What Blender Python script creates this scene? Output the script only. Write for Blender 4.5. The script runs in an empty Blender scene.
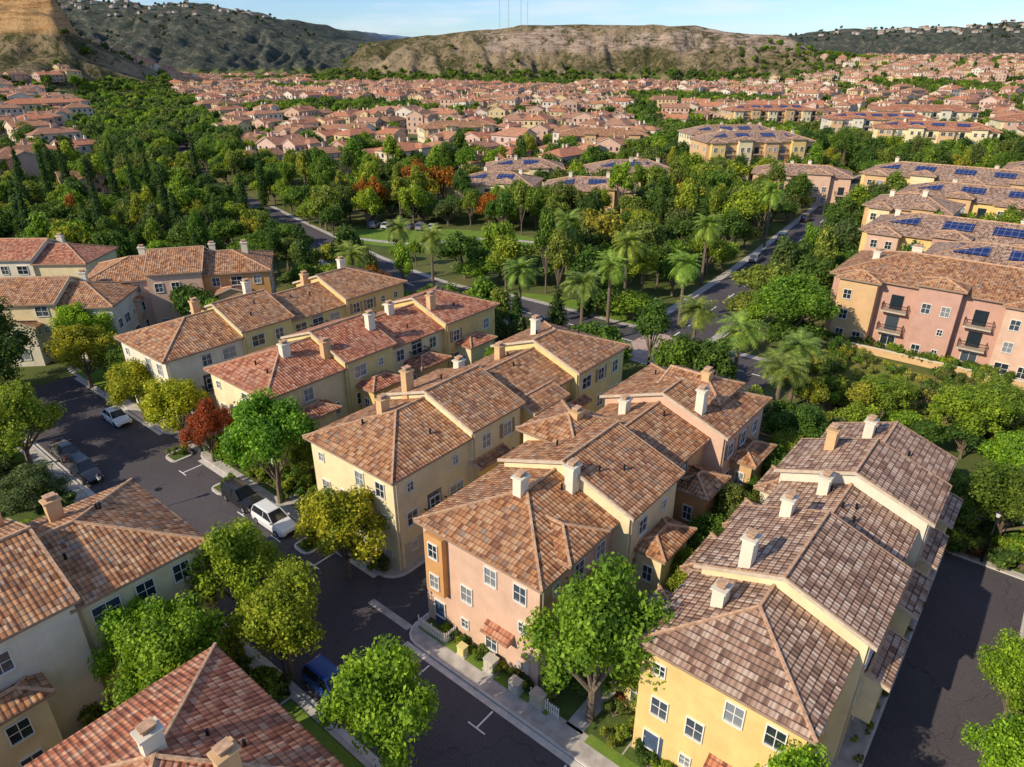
import bpy, math, random
import numpy as np
from mathutils import Vector
random.seed(7); RNG=np.random.default_rng(5)
scene=bpy.context.scene
# ------------------------------------------------------------------ materials
def nmat(name):
    m=bpy.data.materials.new(name); m.use_nodes=True
    nt=m.node_tree; return m,nt,nt.nodes['Principled BSDF']
def N(nt,t,**k):
    n=nt.nodes.new(t)
    for a,b in k.items(): setattr(n,a,b)
    return n
def ramp(nt,fac,stops,interp='LINEAR'):
    r=N(nt,'ShaderNodeValToRGB'); r.color_ramp.interpolation=interp
    e=r.color_ramp.elements
    while len(e)<len(stops): e.new(0.5)
    for i,(p,c) in enumerate(stops):
        e[i].position=p; e[i].color=(c[0],c[1],c[2],1)
    nt.links.new(fac,r.inputs[0]); return r.outputs[0]
def math_(nt,op,a,b=None,c=None):
    n=N(nt,'ShaderNodeMath',operation=op)
    for i,v in enumerate((a,b,c)):
        if v is None: continue
        if isinstance(v,(int,float)): n.inputs[i].default_value=v
        else: nt.links.new(v,n.inputs[i])
    return n.outputs[0]
def mix(nt,fac,a,b,mode='MIX'):
    n=N(nt,'ShaderNodeMix',data_type='RGBA',blend_type=mode)
    for i,v in ((0,fac),(6,a),(7,b)):
        if isinstance(v,(int,float)): n.inputs[i].default_value=v
        elif isinstance(v,tuple): n.inputs[i].default_value=(v[0],v[1],v[2],1)
        else: nt.links.new(v,n.inputs[i])
    return n.outputs[2]
def noise(nt,vec,scale,detail=4,rough=.55):
    n=N(nt,'ShaderNodeTexNoise'); n.inputs['Scale'].default_value=scale
    n.inputs['Detail'].default_value=detail; n.inputs['Roughness'].default_value=rough
    if vec is not None: nt.links.new(vec,n.inputs['Vector'])
    return n.outputs['Fac']
def geo_pos(nt): return N(nt,'ShaderNodeNewGeometry').outputs['Position']
def stucco(name,col,rough=.9,var=.16):
    m,nt,p=nmat(name); pos=geo_pos(nt)
    f=noise(nt,pos,.7,5,.65)
    c=ramp(nt,f,[(.3,tuple(x*(1-var) for x in col)),(.7,tuple(min(1,x*(1+var*.5)) for x in col))])
    sp=N(nt,'ShaderNodeMapping'); sp.inputs['Scale'].default_value=(3,3,.25); nt.links.new(pos,sp.inputs[0])
    f2=noise(nt,sp.outputs[0],1.5,3)
    c=mix(nt,math_(nt,'MULTIPLY',f2,.22),c,tuple(x*.6 for x in col))
    nt.links.new(c,p.inputs['Base Color']); p.inputs['Roughness'].default_value=rough
    p.inputs['Specular IOR Level'].default_value=.2
    return m
def plain(name,col,rough=.6,metal=0,spec=.4,nscale=3,var=.15):
    m,nt,p=nmat(name); f=noise(nt,geo_pos(nt),nscale,4)
    c=ramp(nt,f,[(.3,tuple(x*(1-var) for x in col)),(.7,tuple(min(1,x*(1+var)) for x in col))])
    nt.links.new(c,p.inputs['Base Color']); p.inputs['Roughness'].default_value=rough
    p.inputs['Metallic'].default_value=metal; p.inputs['Specular IOR Level'].default_value=spec
    return m
def roofmat(name,cols,bump=True,objrand=False,row_shade=.5):
    m,nt,p=nmat(name)
    uv=N(nt,'ShaderNodeUVMap'); uv.uv_map='UVMap'
    sx=N(nt,'ShaderNodeSeparateXYZ'); nt.links.new(uv.outputs[0],sx.inputs[0])
    cu=math_(nt,'DIVIDE',sx.outputs[0],.31); rv=math_(nt,'DIVIDE',sx.outputs[1],.42)
    cx=N(nt,'ShaderNodeCombineXYZ')
    nt.links.new(math_(nt,'FLOOR',cu),cx.inputs[0]); nt.links.new(math_(nt,'FLOOR',rv),cx.inputs[1])
    wn=N(nt,'ShaderNodeTexWhiteNoise',noise_dimensions='2D'); nt.links.new(cx.outputs[0],wn.inputs['Vector'])
    c=ramp(nt,wn.outputs['Value'],cols)
    pos=geo_pos(nt)
    big=noise(nt,pos,.35,4,.6)
    c=mix(nt,ramp(nt,big,[(.42,(0,0,0)),(.75,(.35,.35,.35))]),c,(.20,.16,.13))
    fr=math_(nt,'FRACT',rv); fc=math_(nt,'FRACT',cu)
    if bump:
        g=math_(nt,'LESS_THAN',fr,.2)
        c=mix(nt,math_(nt,'MULTIPLY',g,row_shade),c,(.035,.022,.018))  # shadow under each tile row's edge, painted as a dark line
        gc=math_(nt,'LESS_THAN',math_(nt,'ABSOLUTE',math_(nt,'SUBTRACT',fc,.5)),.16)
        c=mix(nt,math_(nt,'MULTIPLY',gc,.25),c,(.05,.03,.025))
        hh=math_(nt,'ADD',math_(nt,'ABSOLUTE',math_(nt,'COSINE',math_(nt,'MULTIPLY',cu,math.pi))),math_(nt,'MULTIPLY',math_(nt,'SUBTRACT',1,fr),.8))
        b=N(nt,'ShaderNodeBump'); b.inputs['Strength'].default_value=.7; b.inputs['Distance'].default_value=.07
        nt.links.new(hh,b.inputs['Height']); nt.links.new(b.outputs[0],p.inputs['Normal'])
    if objrand:
        oi=N(nt,'ShaderNodeObjectInfo')
        t=ramp(nt,oi.outputs['Random'],[(0,(1.15,.8,.68)),(.3,(.85,.85,.85)),(.5,(1.15,1.0,.9)),(.7,(.62,.6,.58)),(.85,(.95,.9,.8)),(1,(1.25,.9,.75))])
        c=mix(nt,1.0,c,t,'MULTIPLY')
    nt.links.new(c,p.inputs['Base Color']); p.inputs['Roughness'].default_value=.85
    p.inputs['Specular IOR Level'].default_value=.25
    return m
M={}
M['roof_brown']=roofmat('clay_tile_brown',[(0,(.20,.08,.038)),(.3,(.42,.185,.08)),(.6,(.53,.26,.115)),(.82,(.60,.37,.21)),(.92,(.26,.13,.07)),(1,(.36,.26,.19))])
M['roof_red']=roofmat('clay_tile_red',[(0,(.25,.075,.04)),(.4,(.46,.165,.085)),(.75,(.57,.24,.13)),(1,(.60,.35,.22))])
M['roof_grey']=roofmat('clay_tile_weathered',[(0,(.18,.10,.07)),(.35,(.37,.215,.14)),(.7,(.50,.325,.225)),(1,(.62,.46,.34))],row_shade=.75)
M['roof_far']=roofmat('clay_tile_distant',[(0,(.28,.13,.075)),(.5,(.42,.215,.13)),(1,(.52,.32,.21))],bump=False,objrand=True)
M['cap']=plain('ridge_tile',(.52,.32,.19),.85,nscale=4,var=.35)
M['pink']=stucco('stucco_pink',(.68,.45,.32)); M['cream']=stucco('stucco_cream',(.80,.67,.40))
M['yellow']=stucco('stucco_yellow',(.76,.55,.22)); M['tan']=stucco('stucco_tan',(.66,.43,.22))
M['orange']=stucco('stucco_orange',(.62,.33,.13)); M['pale']=stucco('stucco_pale',(.76,.69,.54))
M['rose']=stucco('stucco_rose',(.56,.33,.25)); M['olive']=stucco('stucco_olive',(.70,.61,.27))
M['trim']=plain('white_trim',(.76,.73,.66),.7,var=.06); M['fascia']=plain('fascia_wood',(.32,.21,.14),.8)
M['rake']=plain('rake_board',(.52,.43,.32),.8)
M['rail']=plain('dark_metal',(.03,.028,.03),.5,.6)
M['garage']=plain('garage_door_paint',(.50,.46,.38),.6,var=.08); M['door']=plain('door_blue',(.06,.09,.15),.5)
M['concrete']=plain('concrete',(.44,.40,.36),.9,nscale=1.2,var=.25); M['kerb']=plain('kerb_concrete',(.58,.54,.49),.9,nscale=2)
def mk_glass():
    m,nt,p=nmat('window_glass'); g=N(nt,'ShaderNodeNewGeometry')
    c=ramp(nt,g.outputs['Random Per Island'],[(0,(.02,.03,.04)),(.45,(.05,.07,.09)),(.6,(.22,.24,.25)),(.8,(.06,.08,.1)),(1,(.4,.4,.38))],'CONSTANT')
    nt.links.new(c,p.inputs['Base Color']); p.inputs['Roughness'].default_value=.08; p.inputs['Specular IOR Level'].default_value=.9
    return m
M['glass']=mk_glass()
def mk_solar():
    m,nt,p=nmat('solar_cells'); uv=N(nt,'ShaderNodeUVMap'); uv.uv_map='UVMap'
    sx=N(nt,'ShaderNodeSeparateXYZ'); nt.links.new(uv.outputs[0],sx.inputs[0])
    a=math_(nt,'LESS_THAN',math_(nt,'FRACT',sx.outputs[0]),.06); b=math_(nt,'LESS_THAN',math_(nt,'FRACT',math_(nt,'DIVIDE',sx.outputs[1],1.6)),.05)
    c=mix(nt,math_(nt,'MAXIMUM',a,b),(.012,.025,.11),(.2,.23,.3))
    nt.links.new(c,p.inputs['Base Color']); p.inputs['Roughness'].default_value=.25; p.inputs['Specular IOR Level'].default_value=.4
    return m
M['solar']=mk_solar()
def mk_obj(name,rough=.9,spec=.2,var=.15):
    m,nt,p=nmat(name); oi=N(nt,'ShaderNodeObjectInfo'); f=noise(nt,geo_pos(nt),.8,4)
    t=ramp(nt,f,[(.3,(1-var,)*3),(.7,(1,)*3)])
    nt.links.new(mix(nt,1.0,oi.outputs['Color'],t,'MULTIPLY'),p.inputs['Base Color'])
    p.inputs['Roughness'].default_value=rough; p.inputs['Specular IOR Level'].default_value=spec; return m
M['objwall']=mk_obj('stucco_painted'); M['paint']=mk_obj('car_paint',.25,.6,.04)
M['paint'].node_tree.nodes['Principled BSDF'].inputs['Coat Weight'].default_value=.6
def mk_leaf():
    m,nt,p=nmat('foliage'); g=N(nt,'ShaderNodeNewGeometry'); oi=N(nt,'ShaderNodeObjectInfo')
    tc=N(nt,'ShaderNodeTexCoord')
    t=ramp(nt,g.outputs['Random Per Island'],[(0,(.5,.56,.5)),(.5,(.98,.98,.9)),(.85,(1.35,1.3,1.1)),(1,(1.8,1.6,1.2))])
    c=mix(nt,1.0,oi.outputs['Color'],t,'MULTIPLY')
    f=noise(nt,tc.outputs['Object'],.55,3)
    c=mix(nt,1.0,c,ramp(nt,f,[(.32,(.6,.68,.6)),(.62,(1.3,1.2,1.05))]),'MULTIPLY')
    nt.links.new(c,p.inputs['Base Color']); p.inputs['Roughness'].default_value=.6; p.inputs['Specular IOR Level'].default_value=.25
    tr=N(nt,'ShaderNodeBsdfTranslucent'); nt.links.new(mix(nt,1.0,c,(1.4,1.4,.6),'MULTIPLY'),tr.inputs[0])
    ms=N(nt,'ShaderNodeMixShader'); ms.inputs[0].default_value=.38
    out=nt.nodes['Material Output']; nt.links.new(p.outputs[0],ms.inputs[1]); nt.links.new(tr.outputs[0],ms.inputs[2]); nt.links.new(ms.outputs[0],out.inputs[0])
    return m
M['leaf']=mk_leaf()
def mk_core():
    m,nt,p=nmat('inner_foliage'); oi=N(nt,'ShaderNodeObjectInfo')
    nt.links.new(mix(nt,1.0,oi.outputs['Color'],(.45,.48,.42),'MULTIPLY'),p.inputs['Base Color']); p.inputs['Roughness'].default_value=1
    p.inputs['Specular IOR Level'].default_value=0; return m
M['core']=mk_core()
M['bark']=plain('bark',(.16,.12,.085),.95,nscale=6,var=.4)
M['tyre']=plain('tyre_rubber',(.02,.02,.02),.8); M['hub']=plain('wheel_alloy',(.5,.5,.52),.3,.8)
M['carglass']=plain('car_glass',(.015,.02,.025),.06,spec=.9)
M['lampred']=plain('tail_lamp',(.4,.02,.02),.3); M['lampw']=plain('head_lamp',(.75,.75,.75),.2)
def mk_asph():
    m,nt,p=nmat('asphalt'); pos=geo_pos(nt); f=noise(nt,pos,.12,5,.6); f2=noise(nt,pos,9,2)
    c=ramp(nt,f,[(.3,(.070,.060,.068)),(.7,(.112,.098,.106))])
    c=mix(nt,.3,c,ramp(nt,f2,[(.35,(.03,.03,.03)),(.65,(.15,.14,.14))]))
    crk=N(nt,'ShaderNodeTexVoronoi',feature='DISTANCE_TO_EDGE'); crk.inputs['Scale'].default_value=.16
    wp=N(nt,'ShaderNodeVectorMath',operation='ADD'); nn=N(nt,'ShaderNodeTexNoise'); nn.inputs['Scale'].default_value=.6; nt.links.new(pos,nn.inputs['Vector'])
    vs=N(nt,'ShaderNodeVectorMath',operation='SCALE'); vs.inputs['Scale'].default_value=3; nt.links.new(nn.outputs['Color'],vs.inputs[0])
    nt.links.new(pos,wp.inputs[0]); nt.links.new(vs.outputs[0],wp.inputs[1]); nt.links.new(wp.outputs[0],crk.inputs['Vector'])
    c=mix(nt,math_(nt,'MULTIPLY',math_(nt,'LESS_THAN',crk.outputs['Distance'],.006),.4),c,(.025,.022,.024))
    nt.links.new(c,p.inputs['Base Color']); p.inputs['Roughness'].default_value=.92; p.inputs['Specular IOR Level'].default_value=.2; return m
M['asphalt']=mk_asph()
def mk_grass(name,a,b,c_,sc=.5):
    m,nt,p=nmat(name); pos=geo_pos(nt); f=noise(nt,pos,sc,6,.7)
    c=ramp(nt,f,[(.3,a),(.5,b),(.72,c_)])
    c=mix(nt,.4,c,ramp(nt,noise(nt,pos,6,3,.7),[(.3,tuple(x*.4 for x in b)),(.7,tuple(x*1.3 for x in b))]))
    nt.links.new(c,p.inputs['Base Color']); p.inputs['Roughness'].default_value=1; p.inputs['Specular IOR Level'].default_value=.05; return m
M['lawn']=mk_grass('lawn_grass',(.10,.15,.025),(.16,.25,.04),(.24,.31,.06))
M['slope']=mk_grass('slope_grass',(.07,.09,.025),(.18,.20,.045),(.40,.34,.12),.45)
M['bed']=mk_grass('planting_mulch',(.09,.07,.045),(.09,.13,.035),(.13,.19,.04),1.2)
M['dirt']=plain('decomposed_granite',(.66,.49,.28),.95,nscale=.8,var=.2)
M['line']=plain('road_paint',(.80,.79,.76),.7,nscale=5,var=.12)
M['paver']=plain('pink_paving',(.46,.33,.28),.9,nscale=2,var=.25)
def mk_ground():
    m,nt,p=nmat('ground_earth'); pos=geo_pos(nt)
    s=N(nt,'ShaderNodeSeparateXYZ'); nt.links.new(pos,s.inputs[0])
    f=noise(nt,pos,.03,6,.65)
    v=ramp(nt,f,[(.3,(.06,.085,.02)),(.5,(.11,.13,.04)),(.7,(.22,.18,.09))])
    f1=noise(nt,pos,.05,7,.85); f2=noise(nt,pos,.008,6,.65); f3=noise(nt,pos,.16,4,.85)
    soil=ramp(nt,f2,[(.3,(.28,.20,.11)),(.5,(.42,.31,.18)),(.68,(.55,.41,.26))])
    sc=math_(nt,'ADD',math_(nt,'ADD',math_(nt,'MULTIPLY',f1,.5),math_(nt,'MULTIPLY',f3,.4)),math_(nt,'MULTIPLY',f2,.4))
    hz=ramp(nt,sc,[(.61,(1,1,1)),(.70,(0,0,0))])
    green=ramp(nt,f3,[(.38,(.045,.058,.022)),(.62,(.14,.14,.055))])
    hill=mix(nt,math_(nt,'MULTIPLY',hz,.92),soil,green)
    zz=math_(nt,'ADD',s.outputs[2],math_(nt,'MULTIPLY',math_(nt,'SUBTRACT',f2,.5),60))
    band=ramp(nt,math_(nt,'DIVIDE',zz,120),[(.38,(0,0,0)),(.46,(1,1,1)),(.64,(1,1,1)),(.69,(0,0,0))])
    mp=N(nt,'ShaderNodeMapping'); mp.inputs['Scale'].default_value=(.02,.02,.3); nt.links.new(pos,mp.inputs[0])
    st=noise(nt,mp.outputs[0],1.0,6,.8)
    strata=ramp(nt,st,[(.38,(.20,.13,.09)),(.46,(.48,.34,.25)),(.55,(.72,.56,.44)),(.66,(.38,.26,.18))])
    bm=math_(nt,'MULTIPLY',band,ramp(nt,f1,[(.43,(0,0,0)),(.52,(.95,.95,.95))]))
    xr=math_(nt,'ADD',s.outputs[0],math_(nt,'MULTIPLY',f2,200))
    bm=math_(nt,'MULTIPLY',bm,math_(nt,'GREATER_THAN',xr,60))
    bm=math_(nt,'MULTIPLY',bm,math_(nt,'LESS_THAN',s.outputs[1],1500))
    lc=math_(nt,'MULTIPLY',math_(nt,'LESS_THAN',s.outputs[0],-430),math_(nt,'LESS_THAN',s.outputs[1],1100))
    lb=math_(nt,'MULTIPLY',lc,ramp(nt,math_(nt,'DIVIDE',s.outputs[2],120),[(.48,(0,0,0)),(.53,(1,1,1)),(.78,(1,1,1)),(.82,(.1,.1,.1))]))
    hill=mix(nt,bm,hill,strata)
    cl=ramp(nt,st,[(.38,(.30,.145,.055)),(.48,(.68,.39,.165)),(.60,(.80,.54,.28)),(.7,(.44,.25,.11))])
    hill=mix(nt,math_(nt,'MULTIPLY',lb,.95),hill,cl)
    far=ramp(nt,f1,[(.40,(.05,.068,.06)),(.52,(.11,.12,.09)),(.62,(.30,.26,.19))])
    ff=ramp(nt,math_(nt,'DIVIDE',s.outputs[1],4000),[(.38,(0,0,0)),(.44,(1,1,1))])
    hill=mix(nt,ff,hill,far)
    haze=ramp(nt,math_(nt,'DIVIDE',s.outputs[1],9000),[(.38,(0,0,0)),(.55,(1,1,1))])
    hill=mix(nt,haze,hill,(.20,.27,.38))  # blue aerial haze painted into the far ridges' colour by distance
    k=ramp(nt,math_(nt,'DIVIDE',s.outputs[2],30),[(.35,(0,0,0)),(.6,(1,1,1))])
    c=mix(nt,k,v,hill)
    nt.links.new(c,p.inputs['Base Color']); p.inputs['Roughness'].default_value=1; p.inputs['Specular IOR Level'].default_value=.05
    b=N(nt,'ShaderNodeBump'); b.inputs['Strength'].default_value=.9; b.inputs['Distance'].default_value=14
    nt.links.new(math_(nt,'MULTIPLY',math_(nt,'ADD',f1,math_(nt,'MULTIPLY',f3,.3)),k),b.inputs['Height']); nt.links.new(b.outputs[0],p.inputs['Normal'])
    return m
M['ground']=mk_ground()
# ------------------------------------------------------------------ mesh builder
def link(o): scene.collection.objects.link(o); return o
def empty(name,loc=(0,0,0)):
    o=bpy.data.objects.new(name,None); o.location=loc; o.empty_display_size=.5; return link(o)
class MB:
    def __init__(s,frame=(0,0,1,0,0,1)): s.v=[];s.f=[];s.m=[];s.fr=frame;s.uv=[];s.ml=[]
    def T(s,p):
        ox,oy,ux,uy,vx,vy=s.fr
        return (ox+ux*p[0]+vx*p[1], oy+uy*p[0]+vy*p[1], p[2])
    def poly(s,pts,mat,uv=False):
        P=[s.T(p) for p in pts]; i=len(s.v); s.v+=P; s.f.append(tuple(range(i,i+len(P))))
        if mat not in s.ml: s.ml.append(mat)
        s.m.append(s.ml.index(mat))
        if uv:
            a,b,c=Vector(P[0]),Vector(P[1]),Vector(P[2]); n=(b-a).cross(c-a)
            if n.length<1e-9: n=Vector((0,0,1))
            n.normalize()
            if n.z<0: n=-n
            e=Vector((0,0,1)).cross(n)
            e=e.normalized() if e.length>1e-4 else Vector((1,0,0)); up=n.cross(e)
            s.uv+=[(Vector(p).dot(e),Vector(p).dot(up)) for p in P]
        else: s.uv+=[(p[0],p[1]) for p in pts]
    def box(s,x0,x1,y0,y1,z0,z1,mat,bottom=False):
        q=s.poly
        q([(x0,y0,z0),(x1,y0,z0),(x1,y0,z1),(x0,y0,z1)],mat); q([(x1,y0,z0),(x1,y1,z0),(x1,y1,z1),(x1,y0,z1)],mat)
        q([(x1,y1,z0),(x0,y1,z0),(x0,y1,z1),(x1,y1,z1)],mat); q([(x0,y1,z0),(x0,y0,z0),(x0,y0,z1),(x0,y1,z1)],mat)
        q([(x0,y0,z1),(x1,y0,z1),(x1,y1,z1),(x0,y1,z1)],mat)
        if bottom: q([(x0,y0,z0),(x0,y1,z0),(x1,y1,z0),(x1,y0,z0)],mat)
    def rod(s,p,q,r,mat,n=4,r2=None):
        p=Vector(p);q=Vector(q);d=(q-p).normalized(); r2=r if r2 is None else r2
        a=d.cross(Vector((0,0,1)));
        a=a.normalized() if a.length>1e-3 else Vector((1,0,0)); b=d.cross(a)
        R0=[p+(a*math.cos(t)+b*math.sin(t))*r for t in [2*math.pi*k/n+math.pi/n for k in range(n)]]
        R1=[q+(a*math.cos(t)+b*math.sin(t))*r2 for t in [2*math.pi*k/n+math.pi/n for k in range(n)]]
        for k in range(n):
            j=(k+1)%n; s.poly([R0[k],R0[j],R1[j],R1[k]],mat)
        s.poly(R1,mat); s.poly(R0[::-1],mat)
    def mesh(s,name,loc=(0,0,0)):
        me=bpy.data.meshes.new(name)
        V=[(x-loc[0],y-loc[1],z-loc[2]) for x,y,z in s.v]
        me.from_pydata(V,[],s.f)
        for k in s.ml: me.materials.append(M[k])
        me.polygons.foreach_set('material_index',s.m)
        l=me.uv_layers.new(name='UVMap'); l.data.foreach_set('uv',[c for t in s.uv for c in t]); me.update()
        return me
    def obj(s,name,parent=None,loc=None):
        if not s.f: return None
        if loc is None: loc=parent.location if parent else (0,0,0)
        o=bpy.data.objects.new(name,s.mesh(name,loc)); link(o)
        if parent: o.parent=parent
        else: o.location=loc
        return o
DX,DY=.636,.772
SWF=(0,0,DX,DY,DY,-DX)
def SW(s,w): return (DX*s+DY*w, DY*s-DX*w)
def toSW(x,y): return (DX*x+DY*y, DY*x-DX*y)
def rotframe(x,y,deg):
    a=math.radians(deg); return (x,y,math.cos(a),math.sin(a),-math.sin(a),math.cos(a))
class Bld:
    def __init__(s,name,frame): 
        s.name=name; s.fr=frame; s.w=MB(frame); s.r=MB(frame); s.g=MB(frame); s.c=MB(frame); s.p=MB(frame); s.bl=[]; s.rk='rake'
    def block(s,x0,x1,y0,y1,ze,wall,roof,ends='hh',pitch=.36,oh=.45,axis=None,z0=0,caps=True):
        w,r=s.w,s.r
        zt=ze-.2
        for a,b in (((x0,y0),(x1,y0)),((x1,y0),(x1,y1)),((x1,y1),(x0,y1)),((x0,y1),(x0,y0))):
            w.poly([(a[0],a[1],z0),(b[0],b[1],z0),(b[0],b[1],zt),(a[0],a[1],zt)],wall)
        if axis is None: axis='x' if x1-x0>=y1-y0 else 'y'
        P=(lambda a,c,z:(a,c,z)) if axis=='x' else (lambda a,c,z:(c,a,z))
        a0,a1,c0,c1=(x0,x1,y0,y1) if axis=='x' else (y0,y1,x0,x1)
        half=(c1-c0)/2+oh; h=half*pitch; cm=(c0+c1)/2; zr=ze+h
        A0=a0-(oh if ends[0]=='h' else .3); A1=a1+(oh if ends[1]=='h' else .3); C0=c0-oh; C1=c1+oh
        r0=A0+half if ends[0]=='h' else A0; r1=A1-half if ends[1]=='h' else A1
        if r0>r1: r0=r1=(r0+r1)/2
        r.poly([P(A0,C0,ze),P(A1,C0,ze),P(r1,cm,zr),P(r0,cm,zr)],roof,True)
        r.poly([P(A0,C1,ze),P(r0,cm,zr),P(r1,cm,zr),P(A1,C1,ze)][::-1],roof,True)
        for C in (C0,C1): r.poly([P(A0,C,ze),P(A1,C,ze),P(A1,C,zt),P(A0,C,zt)],'fascia')
        for A,a,rr,e in ((A0,a0,r0,ends[0]),(A1,a1,r1,ends[1])):
            if e=='h':
                r.poly([P(A,C0,ze),P(A,C1,ze),P(rr,cm,zr)],roof,True)
                r.poly([P(A,C0,ze),P(A,C1,ze),P(A,C1,zt),P(A,C0,zt)],'fascia')
                if caps:
                    r.rod(P(A,C0,ze+.03),P(rr,cm,zr+.04),.11,'cap'); r.rod(P(A,C1,ze+.03),P(rr,cm,zr+.04),.11,'cap')
            else:
                w.poly([P(a,c0,zt),P(a,c1,zt),P(a,c1,ze+oh*pitch-.02),P(a,cm,zr-.03),P(a,c0,ze+oh*pitch-.02)],wall)
                sg=-1 if A<a else 1
                for C in (C0,C1):
                    r.poly([P(A+.01*sg,C,ze+.05),P(A+.01*sg,cm,zr+.05),P(A+.01*sg,cm,zr-.2),P(A+.01*sg,C,ze-.2)],s.rk)
                    r.poly([P(A+.01*sg,C,ze+.05),P(A+.01*sg,cm,zr+.05),P(A-.16*sg,cm,zr+.05),P(A-.16*sg,C,ze+.05)],'cap')
        if caps and r1>r0: r.rod(P(r0,cm,zr+.04),P(r1,cm,zr+.04),.12,'cap')
        sa0=A0 if ends[0]=='h' else a0; sa1=A1 if ends[1]=='h' else a1
        r.poly([P(sa0,C0,zt),P(sa1,C0,zt),P(sa1,C1,zt),P(sa0,C1,zt)],'fascia')
        s.bl.append((axis,A0,A1,C0,C1,ze,pitch,ends,x0,x1,y0,y1))
    def zroof(s,x,y):
        z=0
        for axis,A0,A1,C0,C1,ze,p,e,*_ in s.bl:
            a,c=(x,y) if axis=='x' else (y,x)
            if A0<=a<=A1 and C0<=c<=C1:
                d=min(c-C0,C1-c)
                if e[0]=='h': d=min(d,a-A0)
                if e[1]=='h': d=min(d,A1-a)
                z=max(z,ze+d*p)
        return z
    def chimney(s,x,y,wall='pale',h=1.5,a=.45,b=.35):
        z=s.zroof(x,y); c=s.c
        c.box(x-a,x+a,y-b,y+b,z-1.0,z+h,wall); c.box(x-a-.1,x+a+.1,y-b-.1,y+b+.1,z+h,z+h+.14,wall,True)
        c.box(x-a*.6,x+a*.6,y-b*.6,y+b*.6,z+h+.14,z+h+.38,'fascia'); c.box(x-a*.8,x+a*.8,y-b*.8,y+b*.8,z+h+.38,z+h+.46,'cap',True)
    def vent(s,x,y):
        z=s.zroof(x,y); s.c.rod((x,y,z-.2),(x,y,z+.45),.09,'rail',6)
    def lb(s,mb,side,plane,a0,a1,o0,o1,z0,z1,mat):
        sg=1 if side[1]=='+' else -1; p0,p1=sorted((plane+sg*o0,plane+sg*o1))
        if side[0]=='x': mb.box(p0,p1,a0,a1,z0,z1,mat,True)
        else: mb.box(a0,a1,p0,p1,z0,z1,mat,True)
    def lq(s,mb,side,plane,a0,a1,o,z0,z1,mat):
        sg=1 if side[1]=='+' else -1; p=plane+sg*o
        if side[0]=='x': mb.poly([(p,a0,z0),(p,a1,z0),(p,a1,z1),(p,a0,z1)],mat)
        else: mb.poly([(a0,p,z0),(a1,p,z0),(a1,p,z1),(a0,p,z1)],mat)
    def window(s,side,plane,a,z,w=1.1,h=1.35,fr='trim',shut=None):
        g=s.g; t=.065
        s.lq(g,side,plane,a-w/2,a+w/2,.02,z,z+h,'glass')
        s.lb(g,side,plane,a-w/2-t,a-w/2,0.002,.1,z-t,z+h+t,fr); s.lb(g,side,plane,a+w/2,a+w/2+t,.002,.1,z-t,z+h+t,fr)
        s.lb(g,side,plane,a-w/2,a+w/2,.002,.12,z+h,z+h+t,fr); s.lb(g,side,plane,a-w/2,a+w/2,.002,.14,z-t,z,fr)
        s.lb(g,side,plane,a-.022,a+.022,.022,.05,z,z+h,fr)
        if w<1.6: s.lb(g,side,plane,a-w/2,a+w/2,.022,.045,z+h*.5-.02,z+h*.5+.02,fr)
        if shut:
            for q in (-1,1):
                c=a+q*(w/2+t+.22); s.lb(g,side,plane,c-.2,c+.2,.002,.06,z-.05,z+h+.05,shut)
    def awning(s,side,plane,a,z,w=1.8):
        sg=1 if side[1]=='+' else -1
        def Q(aa,o,zz): return (plane+sg*o,aa,zz) if side[0]=='x' else (aa,plane+sg*o,zz)
        s.r.poly([Q(a-w/2,.01,z+.45),Q(a+w/2,.01,z+.45),Q(a+w/2,.8,z),Q(a-w/2,.8,z)],'roof_red',True)
        s.r.poly([Q(a-w/2,.8,z),Q(a+w/2,.8,z),Q(a+w/2,.8,z-.12),Q(a-w/2,.8,z-.12)],'fascia')
        s.r.poly([Q(a-w/2,.01,z+.45),Q(a-w/2,.8,z),Q(a-w/2,.8,z-.12),Q(a-w/2,.01,z-.12)],'fascia')
        s.r.poly([Q(a+w/2,.01,z+.45),Q(a+w/2,.8,z),Q(a+w/2,.8,z-.12),Q(a+w/2,.01,z-.12)],'fascia')
    def balcony(s,side,plane,a,z,w=2.4,d=1.1):
        s.lb(s.p,side,plane,a-w/2,a+w/2,.002,d,z-.2,z,'rake')
        s.lq(s.g,side,plane,a-.8,a+.8,.02,z,z+2.1,'glass')
        s.lb(s.p,side,plane,a-w/2,a+w/2,d-.06,d-.01,z+.92,z+1.0,'rail')
        k=int(w/.14)
        for i in range(k+1):
            t=a-w/2+i*w/k; s.lb(s.p,side,plane,t-.012,t+.012,d-.05,d-.025,z,z+.92,'rail')
        for q in (-1,1): 
            e=a+q*(w/2-.03); s.lb(s.p,side,plane,e-.03,e+.03,.002,d-.06,z+.92,z+1.0,'rail')
            for j in range(6): s.lb(s.p,side,plane,e-.012,e+.012,.1+j*.15,.125+j*.15,z,z+.92,'rail')
    def auto(s,side,plane,a0,a1,zs=(1.0,3.9,6.7),step=2.3,w=1.05,skip=.12,shut=None,rnd=None,fr='trim'):
        rnd=rnd or random; n=max(1,int((a1-a0)/step)); st=(a1-a0)/n
        for j,z in enumerate(zs):
            for i in range(n):
                if rnd.random()<skip: continue
                q=rnd.random(); big=q<.25
                s.window(side,plane,a0+(i+.5)*st,z+(.35 if q>.85 else 0),w*(1.5 if big and st>2.2 else (.6 if q>.85 else 1)),(1.3 if j else 1.45)*(.62 if q>.85 else 1),fr,shut if rnd.random()<.4 and not big else None)
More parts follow.
